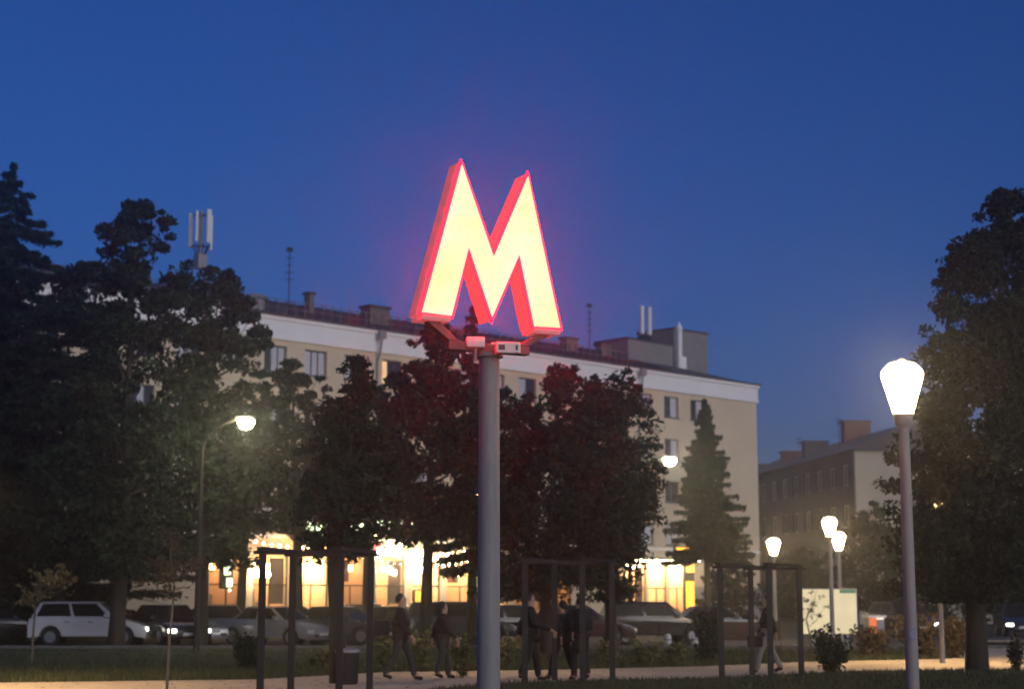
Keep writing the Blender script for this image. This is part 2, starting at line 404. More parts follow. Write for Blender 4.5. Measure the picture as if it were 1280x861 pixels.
# windows
def add_window(cx, z, first, panes):
    f = MB(); y0, y1 = .13, .21; t = .07
    x0, x1, z0, z1 = cx - WW/2 + .004, cx + WW/2 - .004, z + .004, z + WH - .004
    f.box(x0, x1, y0, y1, z0, z0+t); f.box(x0, x1, y0, y1, z1-t, z1); f.box(x0, x0+t, y0, y1, z0+t, z1-t); f.box(x1-t, x1, y0, y1, z0+t, z1-t)
    n = len(panes); iw = (x1 - x0 - 2*t)
    for j in range(1, n): xm = x0 + t + iw*j/n; f.box(xm-.035, xm+.035, y0 + .003, y1, z0+t, z1-t)
    wn = f.build('window', M['frame_blue'], bld)
    for j, pm in enumerate(panes):
        q = MB(); a = x0 + t + iw*j/n + (.036 if j else 0); b = x0 + t + iw*(j+1)/n - (.036 if j < n-1 else 0)
        q.box(a, b, y0 + .04, y0 + .055, z0 + t, z1 - t); q.build('pane', M[pm], wn)
    s = MB(); s.box(x0 - .08, x1 + .08, -.09, .128, z - .05, z + .0); s.build('sill', M['rail_steel'], wn)
rw = random.Random(3)
for r, z in enumerate(ROWZ):
    for k, c in zip(range(-9, 14), cols):
        if k < -6 and r > 0: pass
        n = 3 if k < 5 else 2
        pn = [rw.choice(['pane_curtain_sky', 'pane_curtain_sky', 'pane_dark']) for _ in range(n)]
        if r == 0:
            if k == 0: pn = ['pane_dark', 'pane_curtain_sky', 'pane_curtain_sky']
            if k == 1: pn = ['pane_curtain_sky']*3
            if k == 2: pn = ['pane_curtain_sky', 'pane_dark', 'pane_dark']
            if k == 3: pn = ['pane_lit', 'pane_dark', 'pane_dark']
            if k >= 10: pn = ['pane_dark', 'pane_curtain_sky']
        add_window(L(c), z, False, pn)
# shopfronts with a real lit room behind the glass
lit_bays = {0: .5, 1: 1, 2: 2, 3: .5, 4: 1, 5: 2, 6: 1, 7: 2, 8: .5, 9: .5, 10: 2, 11: 2, 12: 2}
for i, (a, b) in enumerate(bays):
    a, b = L(a), L(b); z1 = 4.1; t = .06
    f = MB()
    f.box(a+.003, b-.003, .12, .2, .0, .35); f.box(a+.003, b-.003, .12, .2, z1-t, z1-.003); f.box(a+.003, a+t, .12, .2, .35, z1-t); f.box(b-t, b-.003, .12, .2, .35, z1-t)
    f.box(a+t, b-t, .123, .197, 2.45, 2.53)
    m_ = (a+b)/2; f.box(m_-.03, m_+.03, .125, .195, .35, 2.45)
    sw = f.build('shop_window', M['dark_steel'] if i < 10 else M['wood_brown'], bld)
    for (pa, pb, qa, qb) in ((a+t, m_-.031, .351, 2.449), (m_+.031, b-t, .351, 2.449), (a+t, b-t, 2.531, z1-t-.001)):
        q = MB(); q.box(pa, pb, .155, .163, qa, qb); q.build('pane', M['clear_glass'], sw)
    # room
    rm = MB(); d = 3.4
    rm.add([(a, .21, .02),(b, .21, .02),(b, d, .02),(a, d, .02),(a, .21, z1-.05),(b, .21, z1-.05),(b, d, z1-.05),(a, d, z1-.05)],
           [(2,3,7,6),(3,0,4,7),(1,2,6,5),(4,5,6,7),(0,1,2,3)])
    rm.build('shop_room', M['shop_wall'], sw)
    lp = MB()
    nl = 3 if i >= 10 else 2
    for j in range(nl):
        lx = a + (b-a)*(j+.5)/nl
        for ly in ((.6, 2.0) if i >= 10 else (1.0, 2.4)):
            lp.box(lx-.16, lx+.16, ly-.16, ly+.16, 3.3 if i < 10 else 3.75, 3.62 if i < 10 else 3.99)
    lp.build('shop_lamps', M['shop_lamp_strong' if lit_bays[i] >= 2 else 'shop_lamp' if lit_bays[i] > .55 else 'shop_lamp_dim'], sw)
    cb = MB()                                           # counter and shelving
    cb.box(a+.3, b-.5, 2.2, 2.7, .021, 1.05)
    for h in (1.5, 2.0): cb.box(a+.1, b-.1, 3.1, 3.38, h, h+.04)
    cb.build('shelf', M['wood_brown'], sw)
    rs_ = random.Random(40 + i)
    for gi, gm in enumerate(('cloth_light', 'awning_red', 'sign_green', 'cloth_black')):
        gd = MB()
        for _ in range(7):
            gx = rs_.uniform(a+.2, b-.4); gw = rs_.uniform(.1, .35); gy = rs_.choice((.5, .9, 2.3)); z0 = {.5: .021, .9: .021, 2.3: 1.06}[gy]
            gy += gi*.12 + rs_.uniform(0, .05); gd.box(gx, gx+gw, gy, gy+.1, z0, z0 + rs_.uniform(.3, 1.3))
        gd.build('goods', M[gm], sw, kind='stuff')
    if i % 3 == 1:
        gd = MB(); gd.box(m_+.06, b-.15, .24, .26, 1.5, 3.9); gd.build('blind', M['wood_brown'], sw)
    if i in (3, 6, 8):
        gd = MB(); gd.box(a+.1, m_-.05, .23, .245, 2.7, 3.9); gd.build('poster', M['awning_red'], sw)
cn = MB(); a, b = L(rb0) - .15, L(rb0 + 3*rbw) + .2
cn.box(a, b, -1.0, -.003, 4.28, 4.42); canopy = cn.build('canopy', M['wood_brown'], bld)
st = MB()
for j in range(14):
    q = a + .1 + (b - a - .2)*j/14
    st.box(q, q + (b-a-.2)/14*.8, -.98, -.86, 4.16, 4.279)
st.build('light_strip', M['shop_strip'], canopy)
aw = MB(); a, b = L(fs(352)), L(fs(395))
aw.add([(a,-.003,5.35),(b,-.003,5.35),(b,-1.2,4.6),(a,-1.2,4.6),(a,-.003,5.29),(b,-.003,5.29),(b,-1.2,4.54),(a,-1.2,4.54)], [(0,1,2,3),(7,6,5,4),(0,3,7,4),(1,5,6,2),(3,2,6,7)])
awn = aw.build('awning', M['awning_red'], bld)
st = MB(); st.box(a+.1, (a+b)/2-.1, -1.18, -1.1, 4.42, 4.53); st.box((a+b)/2+.1, b-.1, -1.18, -1.1, 4.42, 4.53); st.build('light_strip', M['shop_lamp'], awn)
# wall lamps seen as bright blobs over the shop doors
wlm = 'first second third fourth fifth sixth seventh eighth ninth tenth eleventh twelfth thirteenth'.split()
for px, py in ((322, 716), (334, 717), (473, 692), (484, 686), (487, 712), (500, 683), (512, 715), (530, 692), (545, 700), (558, 692), (574, 716), (580, 692), (590, 694)):
    s = fs(px, py, .5); q = FW(s, .5); z = P(px, py, q.y).z
    b_ = MB(); b_.lathe([(.02,-.2),(.12,-.14),(.17,0),(.12,.14),(.04,.2)], 10); b_.box(-.03, .03, 0, .5, .19, .24)
    t_ = thing('wall_lamp', 'glowing warm globe lamp over the shops, %s from the left of its row' % wlm.pop(0), 'wall lamp', (q.x, q.y, z), ANG, 'globe lamps along the shopfronts')
    g_ = MB(); g_.lathe([(.02,-.2),(.12,-.14),(.17,0),(.12,.14),(.04,.2)], 10); g_.build('globe', M['shop_strip'], t_, smooth=True)
    h_ = MB(); h_.box(-.03, .03, -.03, .495, .201, .25); h_.build('bracket', M['dark_steel'], t_)
def string_lights(px0, px1, pya, pyb, sag, n, gm, label, off=.9):
    sa, sb = fs(px0, pya, off), fs(px1, pyb, off); qa, qb = FW(sa, off), FW(sb, off)
    za, zb3 = P(px0, pya, qa.y).z, P(px1, pyb, qb.y).z
    t = thing('string_lights', label, 'string lights', (qa.x, qa.y, 0), ANG)
    pts = [((sb-sa)*u, 0, za + (zb3-za)*u - sag*4*u*(1-u)) for u in np.linspace(0, 1, n)]
    q = MB(); q.tube(pts, .012, 5); q.build('cable', M['black_plastic'], t)
    for x_, y_, z_ in pts:
        r_ = random.uniform(.045, .085); q = MB(); q.lathe([(.01, -r_), (r_*.8, -r_*.6), (r_, 0), (r_*.7, r_*.7), (.02, r_)], 8, (x_, y_, z_ - .09)); q.build('bulb', gm, t, smooth=True)
string_lights(310, 470, 672, 668, .5, 18, M['shop_lamp'], 'warm string lights sagging over the shopfront past the reddish awning')
string_lights(476, 606, 684, 692, .7, 18, M['shop_strip'], 'bright string lights sagging over the shops just left of the metro post')
string_lights(400, 600, 650, 655, .35, 16, M['neon_green'], 'pale greenish string lights high in the gaps between the middle trees')
string_lights(284, 287, 640, 735, .0, 9, M['neon_green'], 'pale string lights hanging straight down beside the first shop window')
# drainpipes
for px in (470, 797):
    s = L(fs(px, 480)); d = MB()
    d.box(s-.22, s+.22, -.62, -.40, ZT-.5, ZT-.06); d.tube([(s,-.5,ZT-.5),(s,-.3,ZC-.15),(s,-.12,ZC-.5),(s,-.12,4.6 if px > 600 else .3)], .065, 8)
    d.build('drainpipe', M['galvanised'], bld)
# rooftop structures (parts of the block)
def roofpt(px, py, back):
    s = fs(px, py, -back); q = FW(s, -back); return L(s), back, P(px, py, q.y).z
def roof_box(name, pxa, pxb, pytop, back, deep, m, cap=True, cm=None):
    a = roofpt(pxa, pytop, back)[0]; b = roofpt(pxb, pytop, back)[0]; z = roofpt((pxa+pxb)/2, pytop, back)[2]
    q = MB(); q.box(a, b, back, back+deep, ZT + .3, z)
    o = q.build(name, m, roof, bevel=.01)
    if cap:
        q = MB(); q.box(a-.09, b+.09, back-.09, back+deep+.09, z+.001, z+.13); q.build('cap', cm or M['roof_metal'], o)
    return o
roof_box('chimney', 463, 487, 385, 2.2, .9, M['brick_grey'])
roof_box('chimney', 387, 393, 368, 3.0, .5, M['brick_grey'])
roof_box('chimney', 708, 722, 424, 3.2, .6, M['brick_grey'])
roof_box('chimney', 752, 764, 432, 3.2, .6, M['brick_grey'])
roof_box('stair_house', 785, 841, 428, 3.5, 3.0, M['concrete'])
lh = roof_box('lift_house', 842, 884, 415, 4.2, 3.4, M['concrete'])
pp = MB(); s, b_, z = roofpt(849, 412, 3.3)
pp.tube([(s, b_, ZT+.8), (s, b_, z)], .2, 12); pp.box(s+.12, s+.6, b_-.14, b_+.14, ZT+.8, ZT+2.0); pp.lathe([(.28, z), (.02, z+.55)], 12, (s, b_, .01)); pp.build('vent_pipe', M['white_trim'], roof)
vt = MB(); s, b_, z = roofpt(319, 372, 1.5)
vt.lathe([(.55, ZT+.2), (.55, z-.1)], 16, (s, b_, 0)); vt.lathe([(.72, z-.099), (.6, z+.1), (.1, z+.25)], 16, (s, b_, 0)); vt.build('vent_cowl', M['galvanised'], roof)

# rooftop antennas: things of their own
def on_roof(px, py_base, back):
    s = fs(px, py_base, -back); q = FW(s, -back); zr = ZT + RH*(back + OV)/(ym + OV)
    return Vector((q.x, q.y, zr + .0)), q.y
loc, yy = on_roof(250, 340, 5.0)
cell = thing('antenna_mast', 'cellular mast with a ring of white panel antennas on the roof behind the tree', 'antenna mast', loc, ANG)
zt_ = P(250, 264, yy).z - loc.z; zpb = P(250, 310, yy).z - loc.z; zhub = P(250, 325, yy).z - loc.z
q = MB(); q.tube([(0,0,-.3),(0,0,zt_)], .09, 10); q.build('mast', M['galvanised'], cell)
q = MB()
for a in range(3):
    an = a*2.094 + .4; q.tube([(1.1*math.cos(an), 1.1*math.sin(an), -.4), (.1*math.cos(an), .1*math.sin(an), zhub)], .045, 6)
q.box(-.3, .3, -.25, .25, zhub-.5, zhub + .3); q.build('tripod', M['galvanised'], cell)
q = MB()
for a in range(6):
    an = a*1.047 + .2
    for zz in (zpb+.1, zt_-.25): q.tube([(0,0,zz-.0),(.55*math.cos(an),.55*math.sin(an),zz)], .025, 6)
    q.tube([(.1*math.cos(an),.1*math.sin(an),zhub),(.5*math.cos(an),.5*math.sin(an),zpb+.15)], .03, 6)
q.build('bracket', M['dark_steel'], cell)
for dx, dy, drop, up, an in ((-.42, -.30, 0, -.1, 2.6), (.03, -.62, .05, .0, -1.57), (.44, -.22, .38, -.25, -.5), (.30, .5, .2, -.1, 1.0), (-.3, .5, .2, -.1, 2.1)):
    q = MB(); q.box(.0, .13, -.14, .14, zpb - drop + .25, zt_ + up); o = q.build('panel_antenna', M['antenna_white'], cell, bevel=.03); o.location = (dx, dy, 0); o.rotation_euler = (0, 0, an)
def yagi(px, pyt, pyb, back, label):
    loc, yy = on_roof(px, pyb, back); t = thing('aerial', label, 'TV aerial', loc, ANG - .5, 'TV aerials on the roof')
    h = P(px, pyt, yy).z - loc.z
    q = MB(); q.tube([(0,0,-.2),(0,0,h)], .03, 6); q.build('mast', M['dark_steel'], t)
    for i in range(5):
        z = h - .12 - i*.42; q = MB(); wd = .28 - .03*(i % 3)
        q.tube([(-wd,0,z),(wd,0,z)], .022, 5); q.tube([(0,-.3,z+.02),(0,.3,z+.02)], .02, 5)
        if i == 0: q.box(-.17, .17, -.03, .03, z-.05, z+.2)
        q.build('element', M['dark_steel'], t)
yagi(361, 311, 374, 4.0, 'thin dark television aerial standing alone on the roof beside the tall cell mast')
yagi(737, 381, 432, 4.0, 'thin dark television aerial on the roof beside the glowing metro letter')
loc, yy = on_roof(807, 428, 4.0); zb_ = P(807, 428, yy).z
pa = thing('panel_antenna', 'pair of upright white panel antennas on the grey stair house', 'antenna', (loc.x, loc.y, zb_ + .12), ANG)
h = P(807, 383, yy).z - zb_ - .12
for dx in (-.38, .42):
    q = MB(); q.box(dx-.16, dx+.16, -.1, .1, .45, h); q.build('panel', M['antenna_white'], pa, bevel=.03)
    q = MB(); q.tube([(dx, .14, 0), (dx, .14, h+.1)], .03, 6); q.build('pole', M['galvanised'], pa)
q = MB(); q.lathe([(.5, 0), (.55, .2), (.3, .42)], 12, (0, .1, 0)); q.build('base', M['dark_steel'], pa)

# lit signs on the shop storey
def sign(label, items, m, name='shop_sign', back=True):
    "items: rectangles px0,px1,py0,py1 on the facade"
    x0 = min(i[0] for i in items); z = None
    s0 = fs(x0, items[0][2], .25); o = FW(s0, .25); t = thing(name, label, 'sign', (o.x, o.y, 0), ANG)
    mn = [1e9, 1e9]; mx = [-1e9, -1e9]; rects = []
    for (a, b, c, d) in items:
        sa = fs(a, c, .25); sb = fs(b, c, .25); qy = FW((sa+sb)/2, .25).y
        zt, zb2 = P(a, c, qy).z, P(a, d, qy).z
        rects.append((sa-s0, sb-s0, zb2, zt)); mn = [min(mn[0], sa-s0), min(mn[1], zb2)]; mx = [max(mx[0], sb-s0), max(mx[1], zt)]
    for r in rects:
        q = MB(); q.box(r[0], r[1], -.05, .05, r[2], r[3]); q.build('light_panel', m, t, bevel=.015)
    q = MB(); q.box(mn[0]-.1, mx[0]+.1, .051, .24, mn[1]-.1, mx[1]+.1); q.build('backing', M['dark_steel'], t)
    return t
sign('pale green lit sign strip glimpsed through the leaves over the shops', [(384+i*12.5, 391+i*12.5, 645 + (i % 3)*3, 662 + (i*7 % 4)*2) for i in range(10)], M['neon_green'])
sign('pale white lit sign strip glimpsed through leaves above the canopy lamps', [(508+i*12, 515+i*12, 648 + (i % 2)*4, 660) for i in range(6)], M['neon_green'])
sign('small blue lit sign glimpsed through the dark tree', [(310, 320, 622, 635)], M['neon_blue'])
sign('vertical pale lit sign beside the first shop window', [(281, 288, 640, 650), (283, 289, 690, 702), (281, 288, 708, 718), (284, 290, 722, 733)], M['neon_green'])
sign('small red lit sign beside the bright globe lamps', [(468, 476, 679, 689)], M['neon_red'])
sign('yellow lit upright sign at the end of the bright canopy', [(858, 867, 726, 760), (858, 867, 701, 715)], M['neon_yellow'])
sign('flat yellow lit sign on top of the bright canopy', [(846, 862, 684, 694)], M['neon_yellow'])
sign('orange lit doorway sign panel low among the shops', [(520, 533, 738, 762)], M['neon_yellow'])

# ------------------------------------------------------------------ far building with chimneys
c0 = P(1068, 561, 126.0); z2 = c0.z
c1x = P(945, 592, 151.0)
v = Vector((c1x.x - c0.x, c1x.y - c0.y, 0)); L2 = v.length + 14; a2 = math.atan2(v.y, v.x)
fb = thing('tenement_building', 'dark four-storey building with brick chimneys and one pale end wall, behind the path lamps', 'building', (c0.x, c0.y, 0), a2)
# local x runs away along the street front; local +y is the street side (left), gable spreads to -y
DW = 13.0
q = MB()
wz = [1.2 + 3.0*i for i in range(4)]
zz = [0] + sum([[z, z+1.6] for z in wz], []) + [z2]
wx = [2.2 + 3.0*i for i in range(11)]
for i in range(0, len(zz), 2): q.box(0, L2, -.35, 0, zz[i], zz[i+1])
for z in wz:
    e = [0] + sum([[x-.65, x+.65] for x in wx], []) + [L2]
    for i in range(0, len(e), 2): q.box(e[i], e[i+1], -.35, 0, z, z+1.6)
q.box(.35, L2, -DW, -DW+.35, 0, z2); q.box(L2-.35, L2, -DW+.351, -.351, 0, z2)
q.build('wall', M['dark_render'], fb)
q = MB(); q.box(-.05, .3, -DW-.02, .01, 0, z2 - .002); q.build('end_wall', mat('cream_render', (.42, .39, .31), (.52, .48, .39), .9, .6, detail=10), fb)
for z in wz:
    for x in wx:
        f = MB(); f.box(x-.645, x+.645, -.2, -.12, z+.005, z+.08); f.box(x-.645, x+.645, -.2, -.12, z+1.52, z+1.595)
        f.box(x-.645, x-.57, -.2, -.12, z+.08, z+1.52); f.box(x+.57, x+.645, -.2, -.12, z+.08, z+1.52); f.box(x-.03, x+.03, -.2, -.12, z+.08, z+1.52)
        wn = f.build('window', M['frame_white'], fb)
        p_ = MB(); p_.box(x-.57, x+.57, -.18, -.165, z+.08, z+1.52); p_.build('pane', M['pane_dark'], wn)
q = MB(); zr = z2 + 2.6
q.add([(-.4, .5, z2-.1), (L2+.4, .5, z2-.1), (L2+.4, -DW-.5, z2-.1), (-.4, -DW-.5, z2-.1), (-.4+3.5, -DW/2, zr), (L2-3.5, -DW/2, zr)],
      [(0,1,5,4), (1,2,5), (2,3,4,5), (3,0,4), (3,2,1,0)])
rf2 = q.build('roof', M['roof_metal'], fb)
def pt2(px, py, yl):
    "local x on the far building seen at px, for local y = yl"
    lo, hi = -5, 60
    for _ in range(50):
        m_ = (lo+hi)/2; X = c0.x + m_*math.cos(a2) - yl*math.sin(a2); Y = c0.y + m_*math.sin(a2) + yl*math.cos(a2)
        if P(px, py, Y).x < X: lo = m_
        else: hi = m_
    return m_, Y
def chim(pa_, pb_, pt, yl, yd, m):
    xa, Ya = pt2((pa_+pb_)/2, pt, yl); z = P(pa_, pt, Ya).z; wd = (pb_-pa_)/FPX*Ya
    q = MB(); q.box(xa-.45, xa+.45, yl-wd/2, yl+wd/2, z2+.2, z-.2); o = q.build('chimney', m, rf2)
    q = MB(); q.box(xa-.55, xa+.55, yl-wd/2-.1, yl+wd/2+.1, z-.199, z); q.build('cap', m, o)
chim(1052, 1086, 526, -5.5, 0, M['brick_red'])
chim(1003, 1033, 551, -3.0, 0, M['brick_grey'])
chim(977, 1000, 564, -2.6, 0, M['brick_red'])
chim(944, 960, 580, -2.0, 0, M['brick_grey'])
for px, pt, nm in ((998, 546, 'bent dark aerial above the middle chimney of the far building'), (1048, 522, 'short dark aerial beside the red chimney of the far building')):
    Y = 132; p = P(px, pt, Y); t = thing('aerial', nm, 'TV aerial', (p.x, Y, z2 + 1.0), 0, 'aerials on the far building')
    q = MB(); q.tube([(0,0,-.6),(0,0,p.z-z2-1.0)], .03, 5); q.build('mast', M['dark_steel'], t)
    q = MB(); q.tube([(-.3,0,p.z-z2-1.15),(.3,0,p.z-z2-1.15)], .03, 5); q.tube([(-.2,0,p.z-z2-1.5),(.2,0,p.z-z2-1.5)], .03, 5); q.build('element', M['dark_steel'], t)

# ------------------------------------------------------------------ the metro letter on its post
SD = 16.3; PHI = R(28)
pole_top = P(611.5, 447, SD)
ms = thing('metro_sign', 'tall glowing cream letter M with red edges on a grey round post', 'sign', (pole_top.x, SD, 0), PHI)
def loc_plane(px, py, back=0.0):
    "local x,z where the view ray meets the sign's front plane"
    u = (px-CX)/FPX; v = (CY-py)/FPX
    d = Vector((u, math.cos(TH) - v*math.sin(TH), math.sin(TH) + v*math.cos(TH)))
    n = Vector((-math.sin(PHI), math.cos(PHI), 0)); o = Vector((pole_top.x, SD, 0)) + n*back
    k = (o - Vector((0, 0, CAMZ))).dot(n)/d.dot(n); p = Vector((0, 0, CAMZ)) + d*k - Vector((pole_top.x, SD, 0))
    return p.x*math.cos(PHI) + p.y*math.sin(PHI), p.z
FY, TK = -.10, .27
mpx = [(526,391),(577,203),(617,319),(660,218),(701,411),(667,409),(649,320),(615,399),(586,311),(565,396)]
poly = [loc_plane(a, b, FY) for a, b in mpx]
def offset(poly, d):
    n = len(poly); out = []
    ar = sum(poly[i][0]*poly[(i+1) % n][1] - poly[(i+1) % n][0]*poly[i][1] for i in range(n)); sg = 1 if ar < 0 else -1
    for i in range(n):
        p0, p1, p2 = Vector(poly[i-1]), Vector(poly[i]), Vector(poly[(i+1) % n])
        e1 = (p1-p0).normalized(); e2 = (p2-p1).normalized(); n1 = Vector((-e1.y, e1.x))*sg; n2 = Vector((-e2.y, e2.x))*sg
        b = (n1+n2); b = b/max(b.length_squared, 1e-6)*2
        if b.length > 2.4: b = b.normalized()*2.4
        q = p1 + b*d; out.append((q.x, q.y))
    return out
def ngon_prism(poly, y0, y1): return MB().prism(poly, y0, y1)
def sign_side():
    m = bpy.data.materials.new('sign_side'); m.use_nodes = True; t = m.node_tree; b = t.nodes['Principled BSDF']
    b.inputs['Base Color'].default_value = (.45, .18, .18, 1); b.inputs['Roughness'].default_value = .45
    b.inputs['Emission Color'].default_value = (1.0, .24, .28, 1); b.inputs['Emission Strength'].default_value = .27
    return m
M['sign_side'] = sign_side()
M['sign_rim'] = glow('sign_rim', (1.0, .00005, .0004), 330.0)
M['sign_face'] = glow('sign_face', (1.0, .92, .43), 1.06, (1.0, .97, .62), 1.8)
ngon_prism(offset(poly, .006), FY + .0225, FY + TK).build('letter_shell', M['sign_side'], ms)
ngon_prism(offset(poly, .014), FY + .006, FY + .022).build('letter_rim', M['sign_rim'], ms)
ngon_prism(offset(poly, -.010), FY - .012, FY + .0035).build('letter_face', M['sign_face'], ms)
q = MB(); zt = pole_top.z
q.tube([(0, 0, -.3), (0, 0, 1.2), (0, 0, zt)], [.113, .109, .099], 28); q.build('post', M['post_grey'], ms, smooth=True)
q = MB(); q.lathe([(.135, zt), (.135, zt+.045)], 24); q.build('post_flange', M['post_grey'], ms, smooth=True)
# bracket: cross beam and two raked arms up to the feet
fl = (poly[0][0] + poly[9][0])/2; fr = (poly[4][0] + poly[5][0])/2; fzl = poly[0][1]; fzr = poly[4][1]
q = MB(); q.box(-.46, .42, -.05, .05, zt + .046, zt + .13); q.build('cross_beam', M['bracket_grey'], ms, bevel=.008)
for fx, fz, bx in ((fl, fzl, -.40), (fr, fzr, .34)):
    q = MB(); q.add([(bx-.05, -.05, zt+.131), (bx+.05, -.05, zt+.131), (bx+.05, .05, zt+.131), (bx-.05, .05, zt+.131),
                     (fx-.07, -.045, fz-.062), (fx+.07, -.045, fz-.062), (fx+.07, .055, fz-.062), (fx-.07, .055, fz-.062)],
                    [(0,3,2,1),(4,5,6,7),(0,1,5,4),(1,2,6,5),(2,3,7,6),(3,0,4,7)]); q.build('arm', M['bracket_grey'], ms, bevel=.006)
    q = MB(); q.box(fx-.15, fx+.15, FY+.0, FY+TK-.02, fz-.06, fz-.012); q.build('foot_plate', M['sign_side'], ms, bevel=.005)  # foot plate glows like the letter sides, red light put into its colour
# things clamped to the bracket
def box_fix(name, label, cat, pxa, pxb, pya, pyb, dy, rz, build):
    a = P(pxa, pyb, SD+dy); b = P(pxb, pya, SD+dy)
    t = thing(name, label, cat, ((a.x+b.x)/2, SD+dy, a.z), rz); build(t, b.x-a.x, b.z-a.z); return t
def jb(t, w_, h_):
    q = MB(); q.box(-w_/2, w_/2, -.05, .06, 0, h_); q.build('housing', M['white_plastic'], t, bevel=.025, smooth=True)
    q = MB(); q.tube([(0, .0, 0), (0, .04, -.12)], .02, 8); q.build('stem', M['galvanised'], t)
box_fix('junction_box', 'small rounded white box mounted on the bracket under the letter M', 'junction box', 582, 606, 421, 435, -.15, .12, jb)
def fl_(t, w_, h_):
    q = MB(); q.box(-w_/2, w_/2, -.05, .05, 0, h_); q.build('housing', M['white_plastic'], t, bevel=.012)
    q = MB(); q.box(-w_/2+.024, -w_/2+.084, -.054, -.0505, .028, h_-.03); q.build('lens', M['black_plastic'], t)
    q = MB(); q.box(w_/2-.05, w_/2-.028, -.054, -.0505, .03, h_-.03); q.build('vent_slot', M['black_plastic'], t)
    q = MB(); q.tube([(-w_/2-.04, 0, h_-.018), (-w_/2+.02, 0, h_-.018)], .014, 8); q.build('cable_gland', M['white_plastic'], t)
    q = MB(); q.tube([(-.04, .06, .04), (-.08, .16, -.03)], .018, 8); q.build('stem', M['galvanised'], t)
box_fix('security_camera', 'white box camera with a dark square lens on the bracket under the M', 'camera', 619, 650, 428, 442, -.17, PHI*.35, fl_)

# ------------------------------------------------------------------ park lamp posts, street lights, added path lights
def park_lamp(loc, hl, label, group='lantern posts along the park path', scale=1.0):
    t = thing('lamp_post', label, 'lamp post', loc, 0, group)
    s = scale; zb_ = hl - .34*s                        # hl = lantern centre height
    q = MB(); q.tube([(0,0,-.1),(0,0,.9),(.0,0,zb_-.16*s)], [.085*s, .075*s, .062*s], 20); q.build('post', M['lamp_post_grey'], t, smooth=True)
    q = MB(); q.lathe([(.062*s,zb_-.16*s),(.10*s,zb_-.12*s),(.11*s,zb_-.02*s),(.13*s,zb_-.001)], 20); q.build('collar', M['lamp_post_grey'], t, smooth=True)
    q = MB(); q.lathe([(.115*s,zb_),(.25*s,zb_+.46*s)], 20); q.build('lantern', M['lantern_glass'], t, smooth=True)
    q = MB(); q.lathe([(.25*s,zb_+.461*s),(.235*s,zb_+.52*s),(.16*s,zb_+.60*s),(.05*s,zb_+.63*s)], 20); q.build('lantern_dome', M['lantern_glass'], t, smooth=True)
    q = MB(); q.lathe([(.05*s,zb_+.6305*s),(.045*s,zb_+.655*s),(.01*s,zb_+.68*s)], 12); q.build('finial', M['lamp_post_grey'], t, smooth=True)
    q = MB()
    for k in range(4):
        a = k*math.pi/2 + .6; q.tube([(.127*s*math.cos(a), .127*s*math.sin(a), zb_+.002), (.262*s*math.cos(a), .262*s*math.sin(a), zb_+.46*s)], .009*s, 6)
    q.build('cage_rod', M['lamp_post_grey'], t)
    return t
p = P(1128, 482, 20.0); near_lamp = park_lamp((p.x, 20.0, 0), p.z, 'tall lamp post with flared lantern nearest the viewer, blazing in front of the large tree')
q = MB(); a0 = -math.pi/2 - .55; r_ = .0805
for z0 in (1.17,):
    pts = [(r_*math.cos(a0 + i*.14), r_*math.sin(a0 + i*.14)) for i in range(8)]
    q.add([(x_, y_, z0) for x_, y_ in pts] + [(x_, y_, z0+.13) for x_, y_ in pts], [(i, i+1, i+9, i+8) for i in range(7)])
q.build('sticker', mat('sticker_blue', (.10, .14, .30), (.30, .33, .40), .5, 18), near_lamp)
p = P(1037, 657, 57.0); park_lamp((p.x, 57.0, 0), p.z, 'lamp post of the close pair by the lit billboard, with the higher lantern')
p = P(1048, 675, 70.0); park_lamp((p.x, 70.0, 0), p.z, 'lamp post of the close pair by the lit billboard, with the lower lantern', scale=1.15)
p = P(967, 682, 78.0); park_lamp((p.x, 78.0, 0), p.z, 'lone lamp post behind the dark frame, short in view, before the far building', scale=1.2)
def added_path_light(loc, hl, label, sr=.27, lens='added_path_lens'):  # added lights, kept out of view, that make the bright path patches
    t = thing('added_path_light', label, 'added path light', loc, 0, 'added shaded lights beside the path')
    q = MB(); q.tube([(0,0,-.1),(0,0,hl+.1)], [.07,.05], 14); q.build('post', M['lamp_post_grey'], t, smooth=True)
    q = MB(); q.lathe([(.06,.30),(.10,.24),(sr,.06),(sr,-.10),(sr-.008,-.10),(sr-.008,.055),(.09,.235),(.055,.29)], 24, (0,0,hl), caps=False); q.build('shade', M['dark_steel'], t, smooth=True)
    q = MB(); q.lathe([(.15,-.02),(.15,.03)], 18, (0,0,hl)); q.build('lens', M[lens], t)
added_path_light((-10.3, 32.5, 0), 4.4, 'added unseen shaded post light brightening the path past the young yellow tree')
added_path_light((11.4, 45.8, 0), 4.3, 'added shaded post light brightening the path, its post rising into the large round tree')
added_path_light((GX(605, 40.2).x, 40.2, 0), 4.2, 'added shaded post light hidden behind the metro post to brighten the path', .21, 'added_path_lens_soft')
